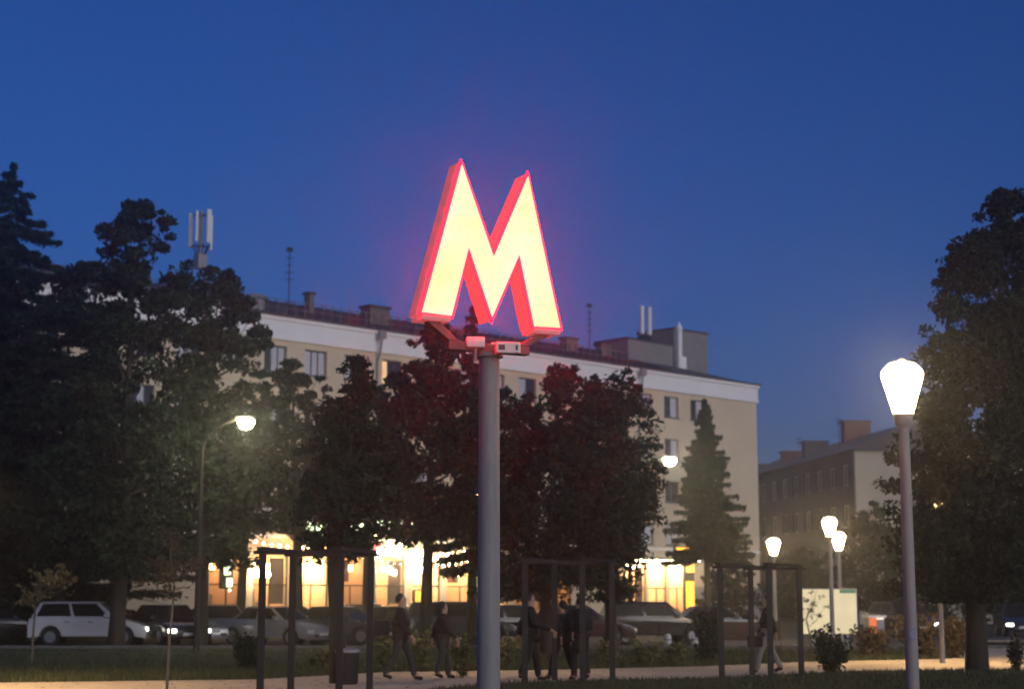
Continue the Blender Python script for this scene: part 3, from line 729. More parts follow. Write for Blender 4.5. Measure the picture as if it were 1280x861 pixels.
def street_light(px, py, Y, arm, label):
    p = P(px, py, Y); t = thing('street_light', label, 'street light', (p.x - arm, Y, 0), 0, 'tall street lights over the car park')
    q = MB(); q.tube([(0,0,-.1),(0,0,p.z-.9),(arm*.25,0,p.z-.25),(arm*.8,0,p.z+.12)], [.11,.075,.06,.05], 12); q.build('post', M['dark_steel'], t, smooth=True)
    q = MB(); q.box(arm*.8-.05*np.sign(arm), arm*.8 + .62*np.sign(arm), -.14, .14, p.z+.07, p.z+.19) if arm > 0 else q.box(arm*.8-.62, arm*.8+.05, -.14, .14, p.z+.07, p.z+.19)
    q.build('head', M['galvanised'], t, bevel=.03)
    q = MB(); q.lathe([(.02, -.26), (.20, -.20), (.29, -.02), (.22, .069)], 14, (arm*.8 + .32*np.sign(arm), 0, p.z)); q.build('lens', M['street_lens'], t, smooth=True)
street_light(307, 527, 58.8, 1.5, 'tall street light shining in front of the dark left trees')
street_light(839, 575, 76.0, 1.9, 'tall street light shining beside the pointed spruce')

# ------------------------------------------------------------------ trees
def quads(centers, size, up_bias=.35, aspect=.6):
    n = len(centers); d = rng.normal(size=(n, 3)); d[:, 2] -= .25; d /= np.linalg.norm(d, axis=1)[:, None]
    e = rng.normal(size=(n, 3)); e[:, 2] += up_bias; e -= (e*d).sum(1)[:, None]*d; e /= np.linalg.norm(e, axis=1)[:, None]
    s = size*rng.uniform(.6, 1.3, n)[:, None]
    v = np.stack([centers - d*s*.6, centers + e*s*aspect*.5 - d*s*.05, centers + d*s*.6, centers - e*s*aspect*.5 - d*s*.05], 1)
    return v.reshape(-1, 3)
def leaf_obj(name, verts, m, parent):
    me = np_mesh(name, verts, 4); me.materials.append(m); o = link(bpy.data.objects.new(name, me)); o.parent = parent; return o
def broad_tree(label, cat, loc, H, prof, zb_, n_cl, n_lf, leaf, m, trunk_r, group=None, name='broadleaf_tree', lean=(0, 0), rc=.75, bark='bark'):
    """prof: (height fraction, radius) from crown base to the top"""
    t = thing(name, label, cat, loc, random.uniform(0, 6), group)
    t.rotation_euler = (0, 0, 0)
    hs = np.array([p_[0] for p_ in prof]); rs = np.array([p_[1] for p_ in prof])
    ph = rng.uniform(0, 6.28, 6); cl = []; rad = []
    # pick heights by ring area
    zz = np.linspace(0, 1, 200); pr = np.interp(zz, hs, rs)**1.15 + .18*rs.max(); cdf = np.cumsum(pr)/pr.sum()
    for i in range(n_cl):
        f = float(np.interp(rng.random(), cdf, zz)); a = rng.uniform(0, 6.283)
        lob = 1 + .20*math.sin(3*a + ph[0] + 5*f) + .14*math.sin(5*a + ph[1] - 9*f) + .10*math.sin(14*f + ph[2] + a)
        r = np.interp(f, hs, rs)*lob*math.sqrt(rng.uniform(.08, 1.0))
        z = zb_ + f*(H - zb_)
        cl.append((r*math.cos(a) + lean[0]*f, r*math.sin(a) + lean[1]*f, z)); rad.append(rc*rng.uniform(.55, 1.25)*(1 - .45*f))
    cl = np.array(cl); rad = np.array(rad)
    for i in range(0, n_cl, 4):                       # ragged sprays reaching past the crown
        f = (cl[i, 2] - zb_)/(H - zb_); ax, ay = lean[0]*f, lean[1]*f; dx, dy = cl[i, 0]-ax, cl[i, 1]-ay
        rr = math.hypot(dx, dy) + 1e-6; k_ = (np.interp(f, hs, rs)*rng.uniform(1.0, 1.22) + .1)/rr
        cl[i, 0], cl[i, 1] = ax + dx*k_, ay + dy*k_; cl[i, 2] += rng.uniform(-.2, .35)*rc; rad[i] *= .5
    idx = np.repeat(np.arange(n_cl), np.where(np.arange(n_cl) % 4 == 0, int(n_lf*.55), int(n_lf*1.5))); off = rng.normal(size=(len(idx), 3)); off /= np.linalg.norm(off, axis=1)[:, None]
    off *= (rng.random(len(idx))**.45)[:, None]; off[:, 2] *= .62
    c = cl[idx] + off*rad[idx][:, None]
    c = c[c[:, 2] > zb_*.9]
    leaf_obj('crown', quads(c, leaf*.8), m, t)
    tk = MB(); fx = rng.normal(0, .12, 4)
    tp = [(0, 0, -.15), (fx[0]*.3, fx[1]*.3, zb_*.5), (fx[0], fx[1], zb_ + .1*(H-zb_)), (lean[0]*.5, lean[1]*.5, zb_ + .5*(H-zb_)), (lean[0]*.85, lean[1]*.85, zb_ + .86*(H-zb_))]
    tk.tube(tp, [trunk_r*1.25, trunk_r, trunk_r*.82, trunk_r*.4, trunk_r*.12], 10)
    pick = rng.choice(n_cl, min(34, n_cl), replace=False)
    for i in pick:
        e = Vector(cl[i]); f = max(.0, min(.8, (e.z - zb_)/(H - zb_) - .12))
        b = Vector((lean[0]*f, lean[1]*f, zb_ + f*(H - zb_)*.95 - .1)); m_ = b.lerp(e, .55) + Vector((0, 0, -.12*(e-b).length))
        r0 = trunk_r*.42*(1-.7*f); tk.tube([b, m_, e], [r0, r0*.55, r0*.15], 5)
    tk.build('trunk', M[bark], t, smooth=True)
    return t
def spruce_tree(label, loc, H, Rb, zb_, m, group=None, n_t=26, leaf=.22, dens=1.0):
    t = thing('spruce_tree', label, 'tree', loc, 0, group); C = []; tk = MB()
    tk.tube([(0,0,-.1),(0,0,H*.5),(0,0,H-.1)], [H*.017, H*.010, .02], 9)
    for k in range(n_t):
        f = k/(n_t-1); z = zb_ + (H - zb_)*f**.92; r = Rb*(1-f)**.85 + .10
        nb = int(6 + 7*(1-f))
        for j in range(nb):
            a = rng.uniform(0, 6.283); ll = r*rng.uniform(.55, 1.2); sag = .28*ll
            n = int((16 + 60*ll)*dens); u = rng.random(n)**.7
            px_ = u*ll; sp = (.06 + .26*ll*.4)*(1 - .55*u)
            side = rng.normal(0, 1, n)*sp*.6
            zz = z - sag*u + .30*ll*np.maximum(u-.62, 0) - np.abs(rng.normal(0, .09, n)) - .12*np.abs(side)
            C.append(np.stack([px_*math.cos(a) - side*math.sin(a), px_*math.sin(a) + side*math.cos(a), zz], 1))
            if ll > .5: tk.tube([(0,0,z), (ll*.6*math.cos(a), ll*.6*math.sin(a), z-sag*.6), (ll*.95*math.cos(a), ll*.95*math.sin(a), z-sag*.85)], [.035, .02, .006], 4)
    C.append(np.stack([rng.normal(0,.05,50), rng.normal(0,.05,50), H - rng.random(50)*.9], 1))
    leaf_obj('crown', quads(np.concatenate(C), leaf, aspect=.35), m, t); tk.build('trunk', M['bark'], t); return t
def top_z(px, py, Y): return P(px, py, Y).z
LD, LL, ND = M['leaf_dark'], M['leaf_lime'], M['needle']
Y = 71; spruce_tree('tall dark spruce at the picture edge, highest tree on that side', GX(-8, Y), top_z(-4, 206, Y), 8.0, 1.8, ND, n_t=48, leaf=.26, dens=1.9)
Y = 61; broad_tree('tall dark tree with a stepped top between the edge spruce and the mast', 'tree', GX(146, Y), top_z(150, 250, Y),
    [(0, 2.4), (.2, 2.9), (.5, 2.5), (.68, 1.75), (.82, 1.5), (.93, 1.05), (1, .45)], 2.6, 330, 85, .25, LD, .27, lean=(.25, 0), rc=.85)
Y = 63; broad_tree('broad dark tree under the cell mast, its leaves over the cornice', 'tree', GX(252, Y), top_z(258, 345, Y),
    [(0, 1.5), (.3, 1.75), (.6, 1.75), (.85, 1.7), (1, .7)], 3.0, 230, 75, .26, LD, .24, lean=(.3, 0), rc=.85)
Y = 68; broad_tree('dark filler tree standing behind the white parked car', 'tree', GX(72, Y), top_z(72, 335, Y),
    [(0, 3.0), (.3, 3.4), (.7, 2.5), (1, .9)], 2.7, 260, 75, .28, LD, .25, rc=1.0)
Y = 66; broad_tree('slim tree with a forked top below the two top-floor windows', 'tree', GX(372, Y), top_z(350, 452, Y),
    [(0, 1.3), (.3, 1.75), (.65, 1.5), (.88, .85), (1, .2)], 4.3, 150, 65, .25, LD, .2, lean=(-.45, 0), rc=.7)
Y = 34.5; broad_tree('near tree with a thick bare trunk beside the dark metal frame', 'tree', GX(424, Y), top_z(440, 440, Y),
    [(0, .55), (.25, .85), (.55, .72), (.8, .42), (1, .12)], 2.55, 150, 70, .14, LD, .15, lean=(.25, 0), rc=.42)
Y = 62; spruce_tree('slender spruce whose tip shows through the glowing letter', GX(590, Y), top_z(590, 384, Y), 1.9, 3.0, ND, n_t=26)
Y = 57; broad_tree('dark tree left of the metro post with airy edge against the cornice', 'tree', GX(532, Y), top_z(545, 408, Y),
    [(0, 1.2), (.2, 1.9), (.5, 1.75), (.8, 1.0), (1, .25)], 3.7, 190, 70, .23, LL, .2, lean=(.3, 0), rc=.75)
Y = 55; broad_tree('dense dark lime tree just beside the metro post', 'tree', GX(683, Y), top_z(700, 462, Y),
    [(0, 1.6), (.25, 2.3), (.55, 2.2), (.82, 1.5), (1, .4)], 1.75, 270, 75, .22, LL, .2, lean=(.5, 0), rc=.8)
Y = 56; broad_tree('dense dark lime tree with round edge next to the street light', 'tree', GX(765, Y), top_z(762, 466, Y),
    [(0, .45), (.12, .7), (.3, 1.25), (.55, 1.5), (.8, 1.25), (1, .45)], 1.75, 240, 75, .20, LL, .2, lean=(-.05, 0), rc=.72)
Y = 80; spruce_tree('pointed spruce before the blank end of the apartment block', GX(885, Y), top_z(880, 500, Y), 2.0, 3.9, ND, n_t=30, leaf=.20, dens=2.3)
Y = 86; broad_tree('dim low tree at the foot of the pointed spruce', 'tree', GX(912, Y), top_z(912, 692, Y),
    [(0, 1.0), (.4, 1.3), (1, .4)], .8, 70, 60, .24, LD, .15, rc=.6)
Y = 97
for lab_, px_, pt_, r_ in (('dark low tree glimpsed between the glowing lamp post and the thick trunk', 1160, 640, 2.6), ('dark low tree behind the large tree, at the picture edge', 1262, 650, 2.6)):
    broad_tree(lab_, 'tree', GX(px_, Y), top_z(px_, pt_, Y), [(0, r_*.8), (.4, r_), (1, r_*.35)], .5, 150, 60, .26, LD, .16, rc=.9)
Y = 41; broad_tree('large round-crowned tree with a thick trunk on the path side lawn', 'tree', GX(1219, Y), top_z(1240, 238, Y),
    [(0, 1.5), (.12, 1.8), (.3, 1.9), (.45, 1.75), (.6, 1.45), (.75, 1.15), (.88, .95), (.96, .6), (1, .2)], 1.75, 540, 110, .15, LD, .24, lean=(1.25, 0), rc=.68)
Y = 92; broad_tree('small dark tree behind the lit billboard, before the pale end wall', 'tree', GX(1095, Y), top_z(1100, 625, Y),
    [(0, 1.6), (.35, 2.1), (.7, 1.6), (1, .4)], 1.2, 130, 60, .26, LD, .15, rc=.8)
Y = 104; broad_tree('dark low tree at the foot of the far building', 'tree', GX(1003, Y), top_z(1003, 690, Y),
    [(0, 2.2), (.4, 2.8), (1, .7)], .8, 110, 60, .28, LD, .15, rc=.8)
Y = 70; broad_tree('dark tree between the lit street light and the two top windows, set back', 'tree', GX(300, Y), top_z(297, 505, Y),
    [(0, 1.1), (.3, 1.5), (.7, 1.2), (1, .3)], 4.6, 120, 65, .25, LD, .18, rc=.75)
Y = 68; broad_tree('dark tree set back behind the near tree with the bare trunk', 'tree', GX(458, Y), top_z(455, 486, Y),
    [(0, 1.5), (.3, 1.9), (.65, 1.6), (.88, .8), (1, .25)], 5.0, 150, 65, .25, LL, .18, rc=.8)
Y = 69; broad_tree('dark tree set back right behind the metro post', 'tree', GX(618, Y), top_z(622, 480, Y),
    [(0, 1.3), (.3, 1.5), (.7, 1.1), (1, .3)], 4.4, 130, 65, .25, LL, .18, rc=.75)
g = GX(1014, 58.2); broad_tree('added thin half-bare sapling standing in for branch shadow on the lit billboard', 'sapling', g, 2.35, [(0, .25), (.4, .5), (.8, .35), (1, .1)], .9, 16, 12, .10, M['leaf_brown'], .028, 'young trees on the lawn', 'sapling', lean=(.25, 0), rc=.2, bark='stem_bark')  # sapling added in place of the branch shadow on the panel
# saplings
g = G(39, 829); broad_tree('young staked tree with sparse yellowish leaves on the lawn', 'sapling', g, 2.55, [(0, .42), (.4, .62), (.8, .45), (1, .15)], 1.55, 34, 22, .10, M['leaf_yellow'], .030, 'young trees on the lawn', 'sapling', lean=(.62, 0), rc=.24, bark='stem_bark')
g = G(208, 866); broad_tree('young thin tree with dim grey-green leaves close to the path', 'sapling', g, 3.0, [(0, .4), (.5, .62), (1, .2)], 1.75, 30, 14, .085, M['leaf_brown'], .022, 'young trees on the lawn', 'sapling', rc=.26, bark='stem_bark')
# shrubs
def shrub(label, px, py, hpx, wpx, m, leaf=.09, n=26, nl=34, group=None, cat='shrub'):
    g = G(px, py); k = g.y/FPX; H = hpx*k; Rr = wpx*k/2
    t = thing('shrub', label, cat, g, 0, group); C = []; st_ = MB()
    for i in range(n):
        a = rng.uniform(0, 6.283); f = rng.uniform(.22, 1); r = Rr*f**.6*rng.uniform(.1, 1)
        e = Vector((r*math.cos(a), r*math.sin(a), H*f)); st_.tube([(e.x*.12, e.y*.12, -.03), e*.55 + Vector((0,0,.08*H)), e], [.014, .009, .003], 4)
        u = rng.random(nl)[:, None]
        C.append(np.array(e)[None]*(.55+.5*u) + rng.normal(0, 1, (nl, 3))*np.array([Rr, Rr, H*.6])*.16)
    c = np.concatenate(C); c = c[c[:, 2] > .02]
    leaf_obj('foliage', quads(c, leaf), m, t); st_.build('stem', M['bark'], t); return t
YG, LB = M['leaf_young'], M['leaf_brown']
shrub('light green young shrub between the two walkers', 527, 839, 52, 34, YG)
shrub('light green young shrub just left of the metro post', 578, 846, 48, 34, YG)
shrub('low light green shrub behind the striding man', 480, 838, 40, 40, YG)
shrub('wide dark shrub on the lawn beside the silver car', 312, 838, 42, 52, LD, .12, 34)
shrub('low green shrub beneath the near tree trunk', 402, 838, 30, 44, YG, .08)
shrub('fan-shaped dark shrub below the lit billboard', 1041, 841, 52, 58, LD, .11, 40)
shrub('tall dark round bush beside the low brown fence', 884, 829, 66, 40, LD, .13, 44)
shrub('olive shrub on the lawn by the white bollards', 806, 832, 30, 52, YG, .09)
shrub('low olive shrub on the lawn before the dark off-road car', 762, 833, 32, 36, YG, .09)
shrub('low olive shrub between the bollard and the dark bush', 846, 831, 26, 36, YG, .09)
shrub('small green shrub right of the metro post', 632, 836, 36, 36, YG, .09)
for lab, px, w_, py, h_ in (('brown hedge clump beside the glowing lamp post', 1150, 66, 822, 52), ('brown hedge clump next to the orange and white lit box', 1090, 56, 821, 34), ('brown hedge clump against the thick trunk', 1196, 46, 822, 50)):
    shrub(lab, px, py, h_, w_, LB, .12, 44, 40, 'brown hedge behind the path', 'hedge')
shrub('reddish brown shrub in the plaza past the thick trunk', 1271, 838, 46, 30, LB, .08, 20)

# ------------------------------------------------------------------ metal frames by the path
def pergola(px_l, px_r, shift, Yn, dY, ztop, label):
    a = GX(px_l, Yn); b = GX(px_r, Yn); c = GX(px_l + shift, Yn + dY); d = GX(px_r + shift, Yn + dY)
    t = thing('pergola', label, 'pergola', (a + b + c + d)/4, 0, 'dark metal pergola frames along the path'); o = (a+b+c+d)/4
    for p in (a, b, c, d):
        q = MB(); x, y = p.x-o.x, p.y-o.y; q.box(x-.058, x+.058, y-.058, y+.058, -.05, ztop); q.build('post', M['dark_steel'], t, bevel=.006)
    def beam(p, r, z):
        u = (r-p).normalized(); n = Vector((-u.y, u.x, 0)); q = MB(); w_ = .06; p = p - o - u*.16; r = r - o + u*.16
        q.add([p-n*w_+Vector((0,0,z)), r-n*w_+Vector((0,0,z)), r+n*w_+Vector((0,0,z)), p+n*w_+Vector((0,0,z)),
               p-n*w_+Vector((0,0,z+.06)), r-n*w_+Vector((0,0,z+.06)), r+n*w_+Vector((0,0,z+.06)), p+n*w_+Vector((0,0,z+.06))],
              [(0,3,2,1),(4,5,6,7),(0,1,5,4),(1,2,6,5),(2,3,7,6),(3,0,4,7)]); q.build('beam', M['dark_steel'], t, bevel=.005)
    beam(a, b, ztop + .002); beam(c, d, ztop + .002); beam(a, c, ztop + .064); beam(b, d, ztop + .064)
    return t
pergola(327, 425, 38, 29.8, 1.6, 2.42, 'dark metal pergola frame beside the thick near tree trunk')
pergola(656, 728, 37, 34.0, 1.7, 2.35, 'dark metal pergola frame around the group in dark clothes')
pergola(901, 962, 38, 36.4, 1.8, 2.30, 'dark metal pergola frame before the low brown fence')
g = G(434, 855)
t = thing('litter_bin', 'dark round litter bin beside the pergola and the near trunk', 'litter bin', g)
q = MB(); q.lathe([(.19, 0), (.21, .04), (.23, .62)], 18); q.build('drum', M['dark_steel'], t, smooth=True)
q = MB(); q.lathe([(.245, .621), (.245, .67), (.16, .70)], 18); q.build('rim', M['galvanised'], t, smooth=True)

# billboard, lit box, low fence, bollards
Y = 60.5; a = P(1003, 793, Y); b = P(1071, 735, Y)
t = thing('billboard', 'lit cream billboard with a green corner behind the pair of lamp posts', 'billboard', ((a.x+b.x)/2, Y, 0), 0)
w_ = b.x-a.x; q = MB(); q.box(-w_/2+.04, w_/2-.04, -.06, .0, a.z+.04, b.z-.04); q.build('panel', M['billboard_panel'], t)
q = MB(); q.box(w_/2-.62, w_/2-.06, -.075, -.0605, b.z-.16, b.z-.045); q.build('green_strip', M['sign_green'], t)
q = MB(); q.box(-w_/2, w_/2, .001, .14, a.z, b.z); q.build('case', M['galvanised'], t, bevel=.01)
for dx in (-.6, .6):
    q = MB(); q.box(dx-.06, dx+.06, .02, .12, -.05, a.z-.001); q.build('leg', M['galvanised'], t)
Y = 74; a = P(1085, 801, Y); b = P(1106, 773, Y)
t = thing('ticket_kiosk', 'small lit white and orange street kiosk far behind the hedge', 'kiosk', ((a.x+b.x)/2, Y, 0), .2)
w_ = b.x-a.x; q = MB(); q.box(-w_/2, w_/2, -.02, .5, 0, b.z+.05); q.build('body', M['galvanised'], t, bevel=.02)
q = MB(); q.box(-w_/2+.05, w_/2-.05, -.05, -.021, .95, b.z-.02); q.build('light_panel', M['white_panel_lit'], t)
q = MB(); q.box(-w_/2+.05, 0, -.055, -.021, .15, .94); q.build('orange_panel', M['orange_panel'], t)
q = MB(); q.box(-w_/2-.06, w_/2+.06, -.12, .56, b.z+.051, b.z+.15); q.build('roof', M['white_trim'], t)
Y = 54; a = GX(902, Y); b = GX(962, Y); zt_ = P(930, 776, Y).z
t = thing('low_fence', 'low reddish brown boarded fence with pale foot rail behind the pergola', 'fence', (a.x, Y, 0))
W_ = b.x-a.x + .3
for i in range(5):
    h0 = .42 + i*(zt_-.42)/5; q = MB(); q.box(-.1, W_, -.015 - .004*(i % 2), .015, h0, h0 + (zt_-.42)/5 - .012); q.build('plank', M['wood_brown'], t)
q = MB(); q.box(-.12, W_+.02, -.05, .05, .26, .41); q.build('foot_rail', M['cloth_light'], t)
for f in (0, .5, 1):
    q = MB(); q.box(W_*f-.06, W_*f+.06, .016, .1, -.05, zt_+.03); q.build('post', M['wood_brown'], t)
def bollard(px, py, w_, h_, label):
    g = G(px, py); k = g.y/FPX; t = thing('bollard', label, 'bollard', g, 0, 'white bollards at the car park edge')
    q = MB(); r = w_*k/2; H = h_*k; q.lathe([(r, -.02), (r*.95, H*.75), (r*.7, H*.95), (r*.2, H)], 14); q.build('body', M['white_plastic'], t, smooth=True)
    q = MB(); q.lathe([(r*1.06, H*.5), (r*1.06, H*.62)], 14); q.build('band', M['galvanised'], t, smooth=True)
bollard(835, 808, 9, 16, 'white bollard beside the black off-road car')
bollard(869, 808, 10, 16, 'white bollard just left of the dark round bush')

# ------------------------------------------------------------------ cars
def make_car(label, kind, paint, loc, rz, lit=False, group='cars parked beyond the lawn'):
    t = thing('parked_car', label, 'car', loc, rz, group)
    D = {'suv': (4.35, 1.80, 1.62, 1.02, .22), 'sedan': (4.45, 1.76, 1.44, .93, .17), 'hatch': (4.05, 1.74, 1.50, .96, .18)}[kind]
    Ln, Wd, Ht, belt, gc = D; h = Ln/2; r = .335; xf, xr = h - .86, -h + .84; hw = Wd/2
    def arch(cx): return [(cx + (r+.06)*math.cos(a), gc + .13 + (r+.06)*math.sin(a)) for a in np.linspace(0, math.pi, 9)]
    hood = belt - .04
    low = [(h-.02, gc+.06)] + arch(xf) + arch(xr) + [(-h+.02, gc+.08), (-h, belt-.30), (-h+.05, belt-.02)]
    if kind == 'sedan': low += [(-h+.1, belt+.02), (-h+.85, belt+.03)]
    low += [(-h+.35 if kind != 'sedan' else -h+.9, belt+.02), (h-1.25, belt), (h-.5, hood-.10), (h-.08, hood-.24), (h, hood-.42)]
    q = MB(); q.prism(low, -hw, hw); q.build('body', M[paint], t, bevel=.045, smooth=True)
    # greenhouse
    if kind == 'sedan': bx0, bx1, tx0, tx1 = -h+.72, h-1.2, -h+1.35, h-1.95
    elif kind == 'suv': bx0, bx1, tx0, tx1 = -h+.10, h-1.15, -h+.42, h-1.85
    else: bx0, bx1, tx0, tx1 = -h+.12, h-1.1, -h+.62, h-1.85
    wb, wt = hw-.05, hw-.25; zb_, zt_ = belt+.003, Ht
    cab = MB(); cab.add([(bx0,-wb,zb_),(bx1,-wb,zb_),(bx1,wb,zb_),(bx0,wb,zb_),(tx0,-wt,zt_),(tx1,-wt,zt_),(tx1,wt,zt_),(tx0,wt,zt_)],
                        [(0,3,2,1),(4,5,6,7),(0,1,5,4),(1,2,6,5),(2,3,7,6),(3,0,4,7)])
    cab.build('roof', M[paint], t, bevel=.05, smooth=True)
    def face(quad, name, inset=.0, out=.006):
        "a pane laid just proud of a cabin face; quad = four corners"
        q4 = [Vector(p) for p in quad]; n = (q4[1]-q4[0]).cross(q4[3]-q4[0]).normalized(); c = sum(q4, Vector())/4
        if n.dot(c - Vector((0, 0, (zb_+zt_)/2))) < 0: n = -n
        q = MB(); lo_ = [p + n*(out-.012) for p in q4]; hi_ = [p + n*out for p in q4]
        q.add(lo_+hi_, [(0,3,2,1),(4,5,6,7),(0,1,5,4),(1,2,6,5),(2,3,7,6),(3,0,4,7)]); return q.build(name, M['car_glass'], t)
    def lerp(p, r_, f): return tuple(p[i] + (r_[i]-p[i])*f for i in range(3))
    def inset(b0, b1, t1, t0, fx0, fx1, fz0, fz1):
        lo0, hi0 = lerp(b0, t0, fz0), lerp(b0, t0, fz1); lo1, hi1 = lerp(b1, t1, fz0), lerp(b1, t1, fz1)
        return [lerp(lo0, lo1, fx0), lerp(lo0, lo1, fx1), lerp(hi0, hi1, fx1), lerp(hi0, hi1, fx0)]
    for sgn in (-1, 1):
        b0, b1, t1, t0 = (bx0, sgn*wb, zb_), (bx1, sgn*wb, zb_), (tx1, sgn*wt, zt_), (tx0, sgn*wt, zt_)
        face(inset(b0, b1, t1, t0, .06, .48, .10, .86), 'side_window'); face(inset(b0, b1, t1, t0, .52, .93, .10, .86), 'side_window')
    face(inset((bx1,-wb,zb_), (bx1,wb,zb_), (tx1,wt,zt_), (tx1,-wt,zt_), .06, .94, .06, .9), 'windscreen')
    face(inset((bx0,-wb,zb_), (bx0,wb,zb_), (tx0,wt,zt_), (tx0,-wt,zt_), .08, .92, .12, .88), 'rear_window')
    for cx in (xf, xr):
        for sgn in (-1, 1):
            q = MB(); y0, y1 = sgn*(hw-.22), sgn*(hw-.015); zc = gc + .13
            zc = r
            q.tube([(cx, y0, zc), (cx, y1, zc)], r, 18); wl = q.build('wheel', M['tyre'], t, bevel=.02, smooth=True)
            q = MB(); q.tube([(cx, y1, zc), (cx, y1 + sgn*.012, zc)], r*.62, 14); q.build('rim', M['rim'], wl)
    for sgn in (-1, 1):
        q = MB(); q.box(h-.20, h-.015 + .03, sgn*(hw-.20)-.17, sgn*(hw-.20)+.17, hood-.44, hood-.29); q.build('headlight', M['headlamp_lit_glint'] if lit else M['headlamp_off'], t, bevel=.03)
        q = MB(); q.box(-h-.02, -h+.14, sgn*(hw-.16)-.13, sgn*(hw-.16)+.13, belt-.30, belt-.12); q.build('taillight', M['taillamp'], t, bevel=.02)
        q = MB(); q.box(bx1-.42, bx1-.24, sgn*(hw+.02)-.07, sgn*(hw+.02)+.07, belt+.02, belt+.16); q.build('mirror', M[paint], t, bevel=.02)
    q = MB(); q.box(h-.03, h+.02, -.48, .48, gc+.16, hood-.46); q.build('grille', M['black_plastic'], t, bevel=.01)
    q = MB(); q.box(h+.021, h+.03, -.26, .26, gc+.20, gc+.31); q.build('number_plate', M['white_plastic'], t)
    for sgn in (-1, 1):
        for xx_ in (.12, -.75):
            q = MB(); q.box(xx_-.09, xx_+.09, sgn*(hw+.006)-.008, sgn*(hw+.006)+.008, belt-.16, belt-.13); q.build('handle', M['black_plastic'], t)
    return t
def at(px, Y): return GX(px, Y)
make_car('white off-road style car seen side on behind the big trunk', 'suv', 'car_white', at(115, 64.2), .05, True)  # glowing headlights imitate glints on this parked car
make_car('black saloon parked at the picture edge behind the yellow sapling', 'sedan', 'car_black', at(-2, 65.5), .2)
make_car('black hatchback turned to the viewer beside the white car', 'hatch', 'car_black', at(212, 65.0), -1.0, True)  # white glints on the car built as glowing headlights
make_car('silver hatchback facing the viewer behind the wide dark shrub', 'hatch', 'car_silver', at(275, 66.5), -1.15)
make_car('silver saloon behind the first pergola posts', 'sedan', 'car_silver', at(345, 64.5), -.55)
make_car('dark blue saloon directly behind the near tree trunk', 'sedan', 'car_blue', at(425, 66.0), -.4)
make_car('black saloon behind the striding man', 'sedan', 'car_black', at(500, 68.0), -.3)
make_car('dark blue off-road style car close left of the metro post', 'suv', 'car_blue', at(572, 66.0), .1)
make_car('black hatchback half hidden by the metro post', 'hatch', 'car_black', at(640, 66.5), .3)
make_car('dark maroon hatchback behind the pair in dark clothes', 'hatch', 'car_maroon', at(727, 65.5), .0)
make_car('black off-road style car under the bright canopy', 'suv', 'car_black', at(818, 66.0), .15)
make_car('dark blue saloon left of the low brown fence', 'sedan', 'car_blue', at(893, 69.0), .1)
make_car('dark car with lit headlights beyond the brown hedge', 'suv', 'car_black', at(1127, 80.0), -1.35, True, 'cars moving on the street')
make_car('dark car with lit headlights beyond the large tree trunk', 'hatch', 'car_black', at(1272, 82.0), -1.7, True, 'cars moving on the street')
make_car('silver saloon in the second row before the lit shops', 'sedan', 'car_silver', at(372, 73.5), .1)
make_car('black hatchback in the second row before the globe lamps', 'hatch', 'car_black', at(468, 77.0), .25)

# ------------------------------------------------------------------ people
def skin_mesh(name, V, E, rad, m, parent, root=0, sub=2):
    me = bpy.data.meshes.new(name); me.from_pydata(V, E, []); me.update()
    o = link(bpy.data.objects.new(name, me))
    sk = o.modifiers.new('skin', 'SKIN'); sk.use_smooth_shade = True
    for i, s in enumerate(me.skin_vertices[0].data):
        rr = rad[i]; s.radius = rr if hasattr(rr, '__len__') else (rr, rr); s.use_root = (i == root)
    ss = o.modifiers.new('sub', 'SUBSURF'); ss.levels = sub; ss.render_levels = sub
    dg = bpy.context.evaluated_depsgraph_get(); dg.update()
    nm = bpy.data.meshes.new_from_object(o.evaluated_get(dg)); o.modifiers.clear(); o.data = nm; nm.name = name
    bpy.data.meshes.remove(me); nm.materials.clear(); nm.materials.append(m); o.parent = parent
    nm.polygons.foreach_set('use_smooth', [True]*len(nm.polygons))
    return o
